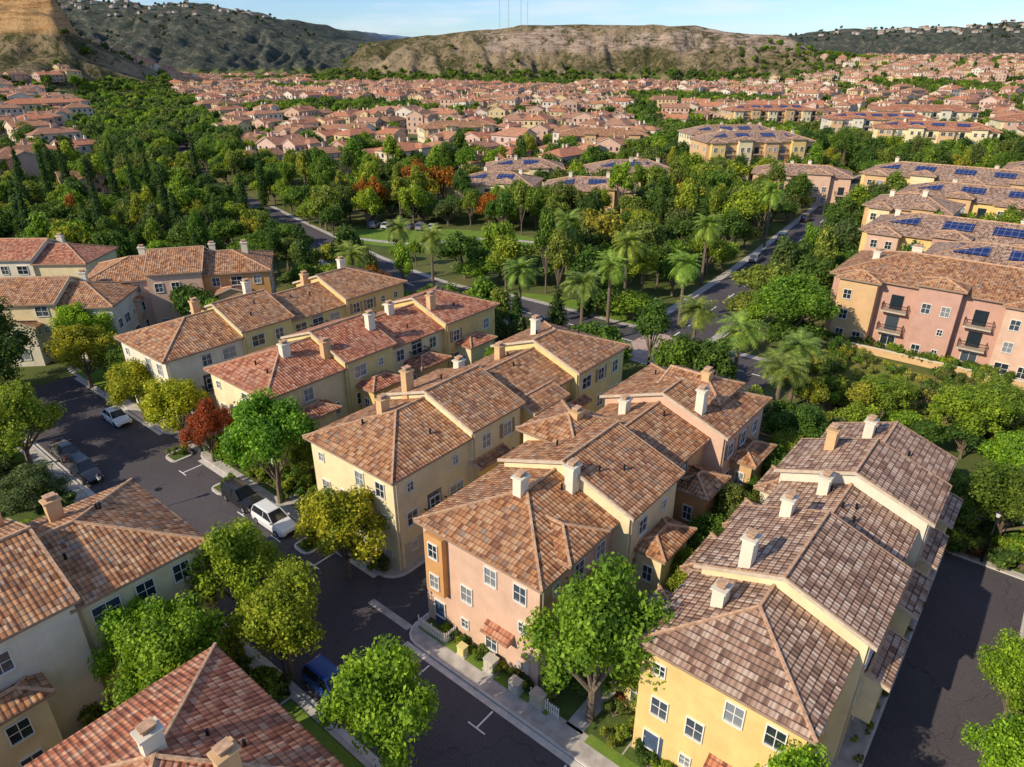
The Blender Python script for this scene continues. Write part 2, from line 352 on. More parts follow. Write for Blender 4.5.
    def panels(s,x0,x1,y0,y1,n=1):
        P=[(x0,y0),(x1,y0),(x1,y1),(x0,y1)]
        s.p.poly([(x,y,s.zroof(x,y)+.14) for x,y in P],'solar',True)
        s.p.poly([(x,y,s.zroof(x,y)+.06) for x,y in P],'rail')
    def done(s,loc=None):
        if loc is None:
            xs=[v[0] for v in s.w.v]; ys=[v[1] for v in s.w.v]; loc=(sum(xs)/len(xs),sum(ys)/len(ys),0)
        e=empty(s.name,loc); s.e=e
        for mb,n in ((s.w,'walls'),(s.r,'roof'),(s.g,'windows'),(s.c,'chimneys'),(s.p,'fittings')): mb.obj(n,e)
        return e
# ------------------------------------------------------------------ near townhouse rows
def wing(b,side,s0,s1,plane,d,ze,wall,roof):
    y0,y1=(plane-.3,plane+d) if side=='y+' else (plane-d,plane+.3)
    b.block(s0,s1,y0,y1,ze,wall,roof,'hh',pitch=.34,axis='x' if s1-s0>d else 'y',z0=.1)
    out=plane+d if side=='y+' else plane-d
    b.auto(side,out,s0+.2,s1-.2,zs=tuple(z for z in (1.0,3.8) if z+1.6<ze),step=1.9)
    b.auto('x-',s0,min(out,plane)+.3,max(out,plane)-.3,zs=(1.1,3.8) if ze>5.6 else (1.1,),step=2.0,skip=0,w=.7)
def row(blocks,roof,wings=(),chim=(),left_drive=False,right_front=True,name='townhouse_row',seed=1,rk='rake',bal=True):
    rn=random.Random(seed); b=Bld(name,SWF); b.rk=rk
    for i,(s0,s1,w0,w1,ze,wall,ends) in enumerate(blocks):
        b.block(s0,s1,w0,w1,ze,wall,roof,ends,axis='x',z0=.05)
        zs=(1.0,3.9,6.75) if ze>8 else (1.0,3.9)
        if ze>9.5: zs=(1.1,4.2,7.3)
        b.auto('y+',w1,s0+.4,s1-.4,zs=zs,step=2.2,rnd=rn,shut='fascia' if i%2 else None)
        b.auto('y-',w0,s0+.4,s1-.4,zs=zs[1:],step=2.6,rnd=rn)
        for side,pl,ok in (('y-',w0,left_drive),('y+',w1,not right_front)):
            if ok:
                a=s0+2
                while a<s1-1.5:
                    b.lb(b.p,side,pl,a-1.3,a+1.3,.003,.05,.05,2.35,'garage')
                    for q in (.6,1.15,1.7): b.lb(b.p,side,pl,a-1.25,a+1.25,.05,.065,q-.02,q+.02,'rake')
                    a+=3.6
        b.p.rod((s0+.25,w1+.07,.1),(s0+.25,w1+.07,ze-.25),.05,'rake',6); b.p.rod((s1-.25,w0-.07,.1),(s1-.25,w0-.07,ze-.25),.05,'rake',6)
        if bal and i%2==0 and ze>8: b.balcony('y+',w1,(s0+s1)/2,3.6 if not i%4 else 6.4)
    for wg in wings: wing(b,*wg)
    for c in chim: b.chimney(*c)
    for i in range(8):
        bb=rn.choice(blocks); x=rn.uniform(bb[0]+1,bb[1]-1); y=rn.uniform(bb[2]+1.2,bb[3]-1.2); b.vent(x,y)
    return b
def endface(b,s,w0,w1,zs,shut=None,rec=None,entry=True):
    n=4; st=(w1-w0)/n
    for j,z in enumerate(zs):
        for i in range(n):
            if (i+j)%4==3: continue
            sm=(i*2+j)%5==2
            b.window('x-',s,w0+(i+.5)*st+(.15 if j%2 else -.1),z+(.4 if sm else 0),.6 if sm else .95,.8 if sm else 1.35,shut=shut if (i+j)%2 else None)
    b.lb(b.p,'x-',s,w1-.9,w1-.45,.003,.2,1.1,1.8,'garage'); b.lb(b.p,'x-',s,w1-1.5,w1-1.1,.003,.16,1.0,1.6,'garage')
    if entry:
        b.lb(b.p,'x-',s,w0+.6,w0+1.7,.003,.06,.1,2.3,'door'); b.awning('x-',s,w1-3,3.1,2.4)
C=row([(26,34.5,-29.5,-19.2,9.0,'pink','hg'),(34.5,41.5,-29.2,-18.0,9.9,'cream','gg'),(41.5,49.5,-28.6,-19.4,8.9,'tan','gg'),(49.5,58.5,-29.5,-17.8,9.5,'pink','gh')],'roof_brown',
  wings=[('y+',36,40,-18,2.0,6.4,'cream','roof_brown'),('y+',44.5,48,-19.4,2.6,6.6,'orange','roof_brown'),('y+',52,56,-17.8,1.9,6.3,'tan','roof_brown'),('y+',29,32.5,-19.2,1.6,5.9,'tan','roof_brown')],
  chim=[(34.0,-22.5,'pale',1.9),(30.8,-24.6,'pale',1.2),(41,-27,'tan',1.3),(50.3,-20.5,'pale',2.0),(54.5,-22,'tan',1.3),(47,-26,'pale',1.2)],left_drive=True,seed=3)
endface(C,26,-29.3,-19.4,(1.0,3.9,6.7))
C.block(38,43.5,-30.1,-25,10.9,'cream','roof_brown','hh',z0=8); C.block(52.52,57,-25.5,-20,10.9,'tan','roof_brown','gh',z0=9)
C.block(28.5,32.5,-24.5,-18.8,9.3,'pink','roof_brown','hh',axis='y',z0=8.7,oh=.3)
C.lb(C.w,'x-',26,-28.9,-27.2,.003,.5,3.5,8.5,'orange'); C.window('x-',25.5,-28.05,6.7,.8,1.2); C.window('x-',25.5,-28.05,4.0,.8,1.2)
C.done()
R=row([(26.3,33,-12.2,-3.2,8.9,'yellow','hg'),(33,40.5,-12.0,-2.4,9.8,'cream','gg'),(40.5,47,-11.6,-3.0,8.8,'yellow','gg'),(47,52.5,-12.2,-2.2,9.7,'pale','gg'),(52.5,58.8,-11.4,-2.6,8.8,'cream','gg')],'roof_grey',
  wings=[('y-',28.5,33,-12.2,2.2,6.2,'yellow','roof_grey'),('y-',36,40,-12,2.0,6.6,'cream','roof_grey'),('y-',43,46.5,-11.6,2.4,6.1,'yellow','roof_grey'),('y-',49,52.2,-12.2,1.8,6.4,'pale','roof_grey')],
  chim=[(33.6,-9.6,'pale',1.9),(30.5,-9.8,'pale',1.1),(40.0,-9.5,'pale',1.2),(45.5,-8.7,'pale',1.3),(51.0,-10,'tan',1.6),(56,-8.4,'pale',1.4)],left_drive=False,right_front=False,seed=5,bal=False)
endface(R,26.3,-12,-3.4,(1.0,3.9,6.6))
for a in (37,44,50,56): R.block(a-2.3,a+1.7,-2.9,-1.35,6.0,'cream','roof_grey','gg',axis='x',z0=2.6,pitch=.3)
R.done()
B=row([(28,36.5,-45.3,-34.9,9.0,'cream','hg'),(36.5,43,-45.0,-34.5,9.8,'cream','gg'),(43,52,-44.6,-35.2,9.0,'yellow','gg'),(52,61,-45.2,-34.4,9.7,'olive','gh')],'roof_brown',
  wings=[('y-',30,34,-45.3,1.8,6.4,'cream','roof_brown'),('y-',38,42,-45,2.2,6.6,'yellow','roof_brown'),('y-',46,50,-44.6,2.4,6.6,'tan','roof_brown'),('y-',54,58,-45.2,2,6.6,'cream','roof_brown')],
  chim=[(36.8,-42.5,'tan',1.9),(33,-41.5,'tan',1.2),(43.5,-42.5,'pale',1.6),(49,-42,'tan',1.3),(55,-42,'pale',1.6)],right_front=False,seed=8)
endface(B,28,-45.1,-35.1,(1.0,3.9,6.7),entry=False)
for a in (38.5,46,51.5): B.block(a-1.8,a+1.8,-35,-33.9,6.3,'yellow','roof_brown','gg',axis='x',z0=2.7,pitch=.3)
B.block(44,49,-37.5,-33.6,8.6,'yellow','roof_brown','gg',axis='x',z0=5.9,pitch=.3,oh=.3)
B.auto('y+',-33.6,44.3,48.7,zs=(6.4,),step=2)
B.done()
A=row([(30,39,-65.5,-55,8.8,'cream','hg'),(39,45.5,-65.2,-54.6,9.6,'olive','gg'),(45.5,54,-65.0,-55.4,8.8,'cream','gg'),(54,63,-65.4,-54.8,9.5,'yellow','gh')],'roof_red',
  wings=[('y+',32,36,-55,2.2,6.1,'cream','roof_red'),('y+',40.5,44.5,-54.6,2.4,6.5,'yellow','roof_red'),('y+',48,52,-55.4,2.6,6.3,'tan','roof_red'),('y+',56,60,-54.8,2.2,6.4,'cream','roof_red')],
  chim=[(38.5,-57,'tan',1.6),(35,-59,'pale',1.2),(45,-57.5,'pale',1.6),(54.4,-57.5,'tan',1.6),(50,-60,'pale',1.1)],left_drive=True,seed=9)
endface(A,30,-65.3,-55.2,(1.0,3.9,6.6)); A.done()
Z=row([(28,37,-82,-71.2,8.8,'pale','hg'),(37,43.5,-81.8,-70.8,9.6,'olive','gg'),(43.5,52,-81.5,-71.5,8.8,'olive','gg'),(52,62,-82,-71,9.6,'yellow','gh')],'roof_brown',
  wings=[('y-',31,35,-82,2.2,6.1,'cream','roof_brown'),('y-',46,50,-81.5,2.6,6.3,'tan','roof_brown')],
  chim=[(36,-79,'tan',1.6),(43,-79,'pale',1.6),(51.5,-79,'tan',1.6),(57,-78,'pale',1.3)],right_front=False,seed=12)
endface(Z,28,-81.8,-71.4,(1.0,3.9,6.6)); Z.done()
F1=row([(-14,-1,-50,-39.6,8.9,'cream','hg'),(-1,7.2,-50.2,-39.0,9.7,'pale','gg'),(7.2,15,-50,-39.4,8.9,'cream','gh')],'roof_brown',
  wings=[('y+',1,4.2,-39,1.6,6.0,'cream','roof_brown')],chim=[(2,-46,'pale',1.3),(9.5,-47.5,'tan',1.5),(6.5,-49,'tan',1.6)],left_drive=True,seed=15,bal=False); F1.done()
F2=row([(-20,0,-31,-19.6,8.2,'pink','gg'),(0,10.8,-30.4,-18.9,8.3,'tan','hh')],'roof_red',
  chim=[(7.3,-22.0,'tan',1.5),(5.6,-25.2,'pale',1.1),(0,-22,'pink',1.3)],right_front=False,seed=18,bal=False)
F2.auto('x+',10.8,-30.1,-19.2,zs=(1,3.9,6.3)); F2.block(1.5,7.5,-25,-17.4,7.4,'tan','roof_red','hh',axis='y',z0=.1); F2.done()
W=row([(20,34,6.9,17,9,'cream','hg'),(34,46,6.7,17,9.6,'pink','gg'),(46,56,6.9,17,9,'tan','gh')],'roof_brown',chim=[(38,9)],seed=22); W.done()
def single(name,fr,blocks,roof,chim=(),zs=(1,3.9,6.6),seed=1,front='y-'):
    b=Bld(name,fr); rn=random.Random(seed)
    for (x0,x1,y0,y1,ze,wall,ends,ax) in blocks:
        b.block(x0,x1,y0,y1,ze,wall,roof,ends,axis=ax)
        z=[q for q in zs if q+1.6<ze]
        b.auto('y-',y0,x0+.3,x1-.3,zs=z,rnd=rn); b.auto('x+',x1,y0+.3,y1-.3,zs=z,rnd=rn); b.auto('x-',x0,y0+.3,y1-.3,zs=z,rnd=rn)
    for c in chim: b.chimney(*c)
    return b
single('townhouse_row',rotframe(-51,104,16),[(-13,-4.5,-5.5,5.5,8.6,'pink','hg','x'),(-4.5,3,-6,5.6,9.4,'pink','gg','x'),(3,12.5,-5.2,5.5,8.6,'orange','gh','x'),(-10,-6,-7.2,-5,6,'pink','gh','y'),(5,9,-7.4,-5,6,'tan','gh','y')],'roof_brown',[(-6,2),(4,3),(9,1)],seed=2).done()
single('townhouse_row',rotframe(-67,92,6),[(-14,-4,-5,5,7.6,'pale','hg','x'),(-4,5,-5.4,5.2,8.4,'cream','gg','x'),(5,12,-5,5,7.6,'pale','gh','x'),(-2,2.5,-7,-5,5.6,'pale','gh','y')],'roof_brown',[(-6,2),(6,2)],seed=3).done()
single('townhouse_row',rotframe(-83,112,2),[(-15,-3,-5,5,8.2,'tan','hg','x'),(-3,6,-5.4,5.2,9,'pale','gg','x'),(6,14,-5,5,8.2,'cream','gh','x')],'roof_red',[(-6,2),(7,2)],seed=4).done()
# ------------------------------------------------------------------ apartment blocks
def condo(name,fr,L,D,ze,walls,roof,seed,solar=True,floors=3):
    rn=random.Random(seed); b=Bld(name,fr)
    b.block(0,L,0,D,ze,walls[0],roof,'hh',axis='x',pitch=.33,oh=.6)
    n=max(2,int(L/9)); st=L/n; zs=[1+3.0*i for i in range(floors)]
    for i in range(n):
        x0=i*st+1.2; x1=x0+st*.5; wl=walls[(i+1)%len(walls)]
        b.block(x0,x1,-1.6,1.5,ze+(.8 if i%2 else -.02),wl,roof,'hh',axis='y',pitch=.33,oh=.5)
        b.auto('y-',-1.6,x0+.2,x1-.2,zs=zs,step=1.8,rnd=rn,w=1.0,skip=.04)
        xm=x1+ (st*.5)/2
        for j,z in enumerate(zs):
            if j==0: b.window('y-',0,xm,z,1.8,1.4)
            else: b.balcony('y-',0,xm,z-.8,min(3.2,st*.42),1.2)
    b.auto('x-',0,.5,D-.5,zs=zs,step=2.6,rnd=rn); b.auto('x+',L,.5,D-.5,zs=zs,step=2.6,rnd=rn)
    if solar:
        x=3.5
        while x<L-8:
            y0=D*.2; b.panels(x,x+4.6,y0,y0+2.6); 
            if rn.random()<.5: b.panels(x,x+3,D*.6,D*.6+2)
            x+=rn.uniform(6.5,9.5)
    for k in range(n): b.chimney(rn.uniform(3,L-3),D*rn.uniform(.4,.7),'pale',1.0)
    return b
def swrot(s,w):
    x,y=SW(s,w); return (x,y,DY,-DX,DX,DY)
CON=[(swrot(104,-25),40,15,10.0,['rose','tan','rose','pink'],'roof_brown',1,False,3),(swrot(121,-17),38,13,9.8,['yellow','rose','cream'],'roof_grey',2,True,3),
(swrot(138,-30),52,15,9.6,['yellow','pink','rose'],'roof_grey',3,True,3),(swrot(163,-36),16,13,9.6,['tan','cream'],'roof_grey',4,False,3),
(swrot(182,-34),46,14,9.6,['yellow','cream','tan'],'roof_grey',5,True,3),(swrot(210,-49),44,15,9.8,['yellow','tan','cream'],'roof_grey',6,True,3),
(swrot(240,-20),44,15,9.8,['tan','cream'],'roof_grey',16,True,3),(rotframe(64,236,7),37,15,13,['tan','yellow','cream'],'roof_grey',7,True,4),
(rotframe(68,272,7),36,15,12,['cream','tan'],'roof_grey',8,True,4),(rotframe(70,205,-22),26,12,8,['pink','tan'],'roof_grey',9,False,2),
(rotframe(-16,196,-14),22,14,6.5,['cream','tan'],'roof_grey',10,True,2),(rotframe(8,186,-10),24,14,6.5,['tan','pink'],'roof_grey',11,True,2),
(rotframe(24,212,4),26,15,7,['cream','tan'],'roof_grey',12,True,2),(rotframe(-8,218,0),24,14,7,['cream','pink'],'roof_grey',13,True,2),
(rotframe(150,300,-25),44,15,12,['cream','tan'],'roof_red',14,True,4),(rotframe(205,290,-25),40,15,12,['yellow','cream'],'roof_red',15,False,4),
(rotframe(150,345,-10),46,15,12,['pale','tan'],'roof_red',17,True,4),(rotframe(225,335,-15),44,15,12,['cream','pink'],'roof_red',18,False,4),(rotframe(120,400,5),48,16,12,['tan','cream'],'roof_red',19,True,4),
(rotframe(200,400,-10),50,16,12,['pale','cream'],'roof_red',20,False,4),(rotframe(-40,330,20),36,14,9,['cream','tan'],'roof_brown',21,False,3),(rotframe(20,300,-5),36,14,9,['tan','cream'],'roof_brown',22,False,3)]
BLK=[(rotframe(-64,98,16),26,12),(rotframe(-81,86,6),26,11),(rotframe(-98,107,2),29,11)]
for (fr,L_,D_,ze_,wl_,rf_,sd_,so_,fl_) in CON:
    condo('apartment_building',fr,L_,D_,ze_,wl_,rf_,sd_,so_,fl_).done(); BLK.append((fr,L_,D_))
def inblk(x,y,m):
    for f,L,D in BLK:
        dx,dy=x-f[0],y-f[1]; a=dx*f[2]+dy*f[3]; c=dx*f[4]+dy*f[5]
        if -m<a<L+m and -m-1.5<c<D+m: return True
    return False
# ------------------------------------------------------------------ terrain
def sst(t): t=np.clip(t,0,1); return t*t*(3-2*t)
_ph=[(RNG.uniform(-1,1),RNG.uniform(-1,1),RNG.uniform(0,6.28)) for _ in range(40)]
def fbm(x,y,sc):
    r=0;a=1
    for i in range(12):
        p=_ph[i]; k=(1.0+.55*i)/sc
        n=math.hypot(p[0],p[1]); r=r+a*np.sin((p[0]/n*x+p[1]/n*y)*k+p[2]+1.3*np.sin((p[1]/n*x-p[0]/n*y)*k*.7+p[2]*2)); a*=.82
    return r/4
def hgt(x,y):
    x=np.asarray(x,float);y=np.asarray(y,float)
    h=10*sst((-x-.52*y-8)/90)*sst((y-190)/160)
    h=h+34*sst((x-.25*y-40)/260)*sst((y-560)/900)
    g=fbm(x,y,45); g2=fbm(x+500,y,130); gr=1-np.abs(fbm(x*1.6,y*.5,38))*1.6; gf=np.abs(fbm(x*1.3+90,y*.4,15))
    prof=np.interp(x+g2*16,[-400,-325,-259,-109,14,332,473,545,640],[0,6,62,78,90,90,66,20,0])
    t=np.clip((y-1100+g*28+g2*24)/260,0,1); shp=np.interp(t,[0,.35,.55,.66,.74,.86,1],[0,.26,.40,.64,.70,.93,1])
    h=h+prof*shp*sst((2000-y)/300)+(prof>30)*g*2.0*shp-(prof>5)*(gr*17+gf*12)*np.sin(np.pi*t)*(prof/98)
    xr=x*900/np.maximum(y,500)
    pl=np.interp(xr+g2*8,[-1600,-610,-562,-528,-512,-470,-405,-360],[122,112,110,103,60,42,10,0])
    t=np.clip((y-610+g*24)/220,0,1); shp=np.interp(t,[0,.4,.6,.64,.8,.84,1],[0,.26,.40,.64,.70,.95,1])
    h=h+pl*shp*sst((1350-y)/250)-(pl>3)*(gr*8+gf*7)*np.sin(np.pi*t)*(pl/100)
    pr=np.interp(x,[-3500,-1500,-1000,-760,-640,-500,-300,100,700,1000,1300,1800,4000],[205,195,175,155,100,66,30,30,70,105,118,126,130])
    t=sst((y-1600-g2*120)/700); h=h+(pr-34*sst((x-.25*y-40)/260)+g2*24+g*10)*t-(gr*24+gf*10)*np.sin(np.pi*t)*(y>1600)
    pf=190+fbm(x,y,600)*35
    h=h+np.maximum(pf-pr,0)*sst((y-4500)/2000)
    return h
xs=np.concatenate([np.linspace(-9000,-2000,30)[:-1],np.linspace(-2000,-700,120)[:-1],np.linspace(-700,700,300)[:-1],np.linspace(700,2000,100)[:-1],np.linspace(2000,9000,30)])
ys=np.concatenate([np.linspace(-300,600,50)[:-1],np.linspace(600,1420,160)[:-1],np.linspace(1420,2600,100)[:-1],np.linspace(2600,12000,50)])
XX,YY=np.meshgrid(xs,ys); ZZ=hgt(XX,YY)
ZZ=np.where((YY<185),0.0,ZZ)
nx,ny=len(xs),len(ys); V=np.stack([XX,YY,ZZ],-1).reshape(-1,3)
i=np.arange(nx*ny).reshape(ny,nx); F=np.stack([i[:-1,:-1],i[:-1,1:],i[1:,1:],i[1:,:-1]],-1).reshape(-1,4)
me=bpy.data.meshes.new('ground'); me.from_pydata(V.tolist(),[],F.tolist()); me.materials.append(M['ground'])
me.polygons.foreach_set('use_smooth',[True]*len(F)); me.update(); link(bpy.data.objects.new('ground',me))
# ------------------------------------------------------------------ roads & islands
def sheet(name,pts,z,mat,frame=(0,0,1,0,0,1)):
    m=MB(frame); m.poly([(p[0],p[1],z) for p in pts],mat); return m.obj(name)
def ribbon(mb,pts,w,z,mat):
    P=[Vector((p[0],p[1],0)) for p in pts]; L=[];Rr=[]
    for k,p in enumerate(P):
        d=(P[min(k+1,len(P)-1)]-P[max(k-1,0)]).normalized(); n=Vector((-d.y,d.x,0)); L.append(p+n*w/2); Rr.append(p-n*w/2)
    for k in range(len(P)-1): mb.poly([(L[k].x,L[k].y,z),(Rr[k].x,Rr[k].y,z),(Rr[k+1].x,Rr[k+1].y,z),(L[k+1].x,L[k+1].y,z)],mat)
def smooth(pts,n=6):
    out=[]
    for k in range(len(pts)-1):
        p0=pts[max(k-1,0)];p1=pts[k];p2=pts[k+1];p3=pts[min(k+2,len(pts)-1)]
        for j in range(n):
            t=j/n; out.append(tuple(.5*((2*p1[q])+(-p0[q]+p2[q])*t+(2*p0[q]-5*p1[q]+4*p2[q]-p3[q])*t*t+(-p0[q]+3*p1[q]-3*p2[q]+p3[q])*t**3) for q in (0,1)))
    out.append(pts[-1]); return out
sheet('street',[(-40,-97),(66,-97),(66,5.2),(-40,5.2)],.012,'asphalt',SWF)
def island(name,pts):
    m=MB(SWF); n=len(pts)
    m.poly([(p[0],p[1],.13) for p in pts],'concrete')
    for k in range(n):
        a,b=pts[k],pts[(k+1)%n]; m.poly([(a[0],a[1],0),(b[0],b[1],0),(b[0],b[1],.13),(a[0],a[1],.13)],'kerb')
    def inset(d):
        o=[]
        for k in range(n):
            p=Vector(pts[k]);a=Vector(pts[k-1]);b=Vector(pts[(k+1)%n]); d1=(p-a).normalized();d2=(b-p).normalized()
            n1=Vector((-d1.y,d1.x));n2=Vector((-d2.y,d2.x)); bis=(n1+n2).normalized(); o.append(p+bis*(d/max(.3,bis.dot(n1))))
        return o
    area=sum(pts[k][0]*pts[(k+1)%n][1]-pts[(k+1)%n][0]*pts[k][1] for k in range(n))
    sg=1 if area>0 else -1
    k1=inset(.16*sg)
    for k in range(n):
        j=(k+1)%n; m.poly([(pts[k][0],pts[k][1],.138),(pts[j][0],pts[j][1],.138),(k1[j].x,k1[j].y,.138),(k1[k].x,k1[k].y,.138)],'kerb')
    m.obj(name)
def rnd_rect(s0,s1,w0,w1,r=1.5):
    o=[]
    for cx,cy,a0 in ((s1-r,w1-r,0),(s0+r,w1-r,90),(s0+r,w0+r,180),(s1-r,w0+r,270)):
        for k in range(5): a=math.radians(a0+k*22.5); o.append((cx+r*math.cos(a),cy+r*math.sin(a)))
    return o
island('pavement',rnd_rect(23.4,66.2,-29.8,-1.0)); island('pavement',rnd_rect(26.6,66.3,-65.7,-34.2,1.8)); island('pavement',rnd_rect(26.6,66.1,-101,-70.9,1.8))
island('pavement',rnd_rect(-39,15.6,-50.4,-20.2)); island('pavement',rnd_rect(-39,16.4,-100,-56.5,3)); island('pavement',rnd_rect(-39,66.4,5.0,45,.6))
island('pavement',rnd_rect(-39,15.6,-14,.2)); island('pavement',rnd_rect(59.2,66.25,-.96,4.96,.3))
for w_ in (-66.5,-57.2,-43.5): island('kerb_island',rnd_rect(24.2,26.58,w_-1.1,w_+1.1,.7))
def bed(s0,s1,w0,w1,mat='bed',z=.142,name='planting_bed'):
    sheet(name,[(s0,w0),(s1,w0),(s1,w1),(s0,w1)],z,mat,SWF)
bed(25.2,66,-19,-12.4); bed(24.7,26,-29.3,-23); bed(24.7,26.1,-22,-19.1); bed(24.7,26.2,-12.3,-3); bed(58.9,66,-29.3,-19.1); bed(59,66,-12.3,-1.3)
bed(27.6,66,-54.6,-45.7); bed(27.6,29.9,-65.4,-54.7); bed(61.2,66,-45.2,-35); bed(63.3,66,-65,-55)
bed(27.8,66,-100,-82.4); bed(62.5,66,-82,-71.5); bed(-20,15.2,-38.7,-31.4); bed(11.3,15.1,-31.2,-20.6); bed(-30,14.9,-98.5,-58); bed(59.9,66,-.9,4.9,z=.15); bed(-20,58,5.4,6.6); bed(57,66,7,40)
bed(40,58,-19,-17,'lawn',.147,'lawn'); bed(60,66,-18,-2,'lawn',.147,'lawn'); bed(24.65,25.5,-22.0,-17.5,'lawn',.149,'lawn'); bed(24.65,25.4,-14.6,-3,'lawn',.149,'lawn'); bed(24.65,25.5,-29.2,-23,'lawn',.149,'lawn'); bed(12,15,-31,-21,'lawn',.147,'lawn'); bed(26.9,29.5,-98,-84,'lawn',.147,'lawn'); bed(10,14.8,-98,-78,'lawn',.149,'lawn')
for w_ in (-66.5,-57.2,-43.5): bed(24.5,26.3,w_-.8,w_+.8,'bed',.147)
m=MB(SWF)
for (s0,s1,w0,w1) in ((25,60,-16.2,-15.0),(23.5,25.2,-16.2,-15),(27.6,64,-50.8,-49.6),(25,26.2,-22.9,-22.1),(-10,15.4,-36,-35)): m.poly([(s0,w0,.152),(s1,w0,.152),(s1,w1,.152),(s0,w1,.152)],'concrete')
m.obj('garden_path')
m=MB(SWF)
for (s0,s1,w0,w1) in ((22.9,23.36,-29,-1.5),(15.65,16.0,-49,-21),(26.1,26.56,-64,-36),(26.1,26.56,-96,-72.5),(16.42,16.8,-96,-60)): m.poly([(s0,w0,.02),(s1,w0,.02),(s1,w1,.02),(s0,w1,.02)],'kerb')
for (s0,s1,w0,w1) in ((24.0,24.6,-34.2,-29.8),(24.0,24.6,-.95,4.95),(27,27.6,-70.9,-65.7)): m.poly([(s0,w0,.022),(s1,w0,.022),(s1,w1,.022),(s0,w1,.022)],'concrete')
m.obj('gutter')
m=MB(SWF)
for w in (-26.2,-20.4,-14.6,-8.8,-3): 
    m.poly([(21.3,w-.06,.026),(22.8,w-.06,.026),(22.8,w+.06,.026),(21.3,w+.06,.026)],'line'); m.poly([(21.2,w-.7,.026),(21.3,w-.7,.026),(21.3,w+.7,.026),(21.2,w+.7,.026)],'line')
for w in (-41,-46.5,-52,-63): 
    m.poly([(24,w-.06,.026),(26,w-.06,.026),(26,w+.06,.026),(24,w+.06,.026)],'line'); m.poly([(23.9,w-.7,.026),(24,w-.7,.026),(24,w+.7,.026),(23.9,w+.7,.026)],'line')
m.obj('parking_marking')
m=MB()
for (s,w) in ((19.5,-27),(20.5,-12),(19,-44),(21,-62),(45,-32)):
    x,y=SW(s,w); m.poly([(x+.35*math.cos(t),y+.35*math.sin(t),.027) for t in [k*math.pi/8 for k in range(16)]],'rail')
m.obj('manhole_cover')
AV=smooth([SW(84,-25),SW(84,-42),SW(84,-70),(-24,128),(-82,206),(-122,266),(-175,380),(-290,560),(-420,800)])
ST=smooth([SW(84,-42),(48,128.6),(85,184.5),(125,245),(180,290),(260,320)])
m=MB(); ribbon(m,AV[:24],12.5,.03,'concrete'); ribbon(m,ST,12.5,.034,'concrete'); m.obj('footpath')
m=MB(); ribbon(m,AV,10,.045,'asphalt'); ribbon(m,ST,9.5,.05,'asphalt'); m.obj('avenue')
m=MB()
for pts in (AV,ST):
    for k in range(1,min(26,len(pts)-1)): 
        a=Vector(pts[k]);b=Vector(pts[k+1]); d=(b-a).normalized(); 
        ribbon(m,[tuple(a),tuple(a+d*min(4,(b-a).length*.5))],.2,.062,'line')
m.obj('lane_marking')
sheet('crossing_paving',[(78.5,-46),(89.5,-46),(89.5,-38),(78.5,-38)],.07,'paver',SWF)
m=MB(); PT=smooth([(40,101),(48,94),(58,88.5),(67,82),(80,72),(100,58)]); ribbon(m,PT,3.2,.04,'dirt'); m.obj('footpath')
def ellipse(cx,cy,a,b,rot=0,n=28):
    r=math.radians(rot); return [(cx+a*math.cos(t)*math.cos(r)-b*math.sin(t)*math.sin(r),cy+a*math.cos(t)*math.sin(r)+b*math.sin(t)*math.cos(r)) for t in [2*math.pi*k/n for k in range(n)]]
sheet('lawn',ellipse(-17,158,26,10,-12),.02,'lawn'); sheet('lawn',ellipse(8,107,14,7,-38),.02,'lawn')
m=MB(SWF) # rough grass bank below the path
for k in range(16):
    w0=-24+k*4
    for (s0,s1,z0,z1) in ((84,88,.016,.35),(88,93,.35,.75),(93,96.4,.75,.9),(96.4,97.6,.9,.02)):
        m.poly([(s0,w0,z0),(s1,w0,z1),(s1,w0+4,z1),(s0,w0+4,z0)],'slope')
m.obj('grass_bank')
m=MB(); ribbon(m,smooth([(-40,160),(-22,153),(-6,158),(10,152)]),1.6,.035,'concrete'); m.obj('garden_path')
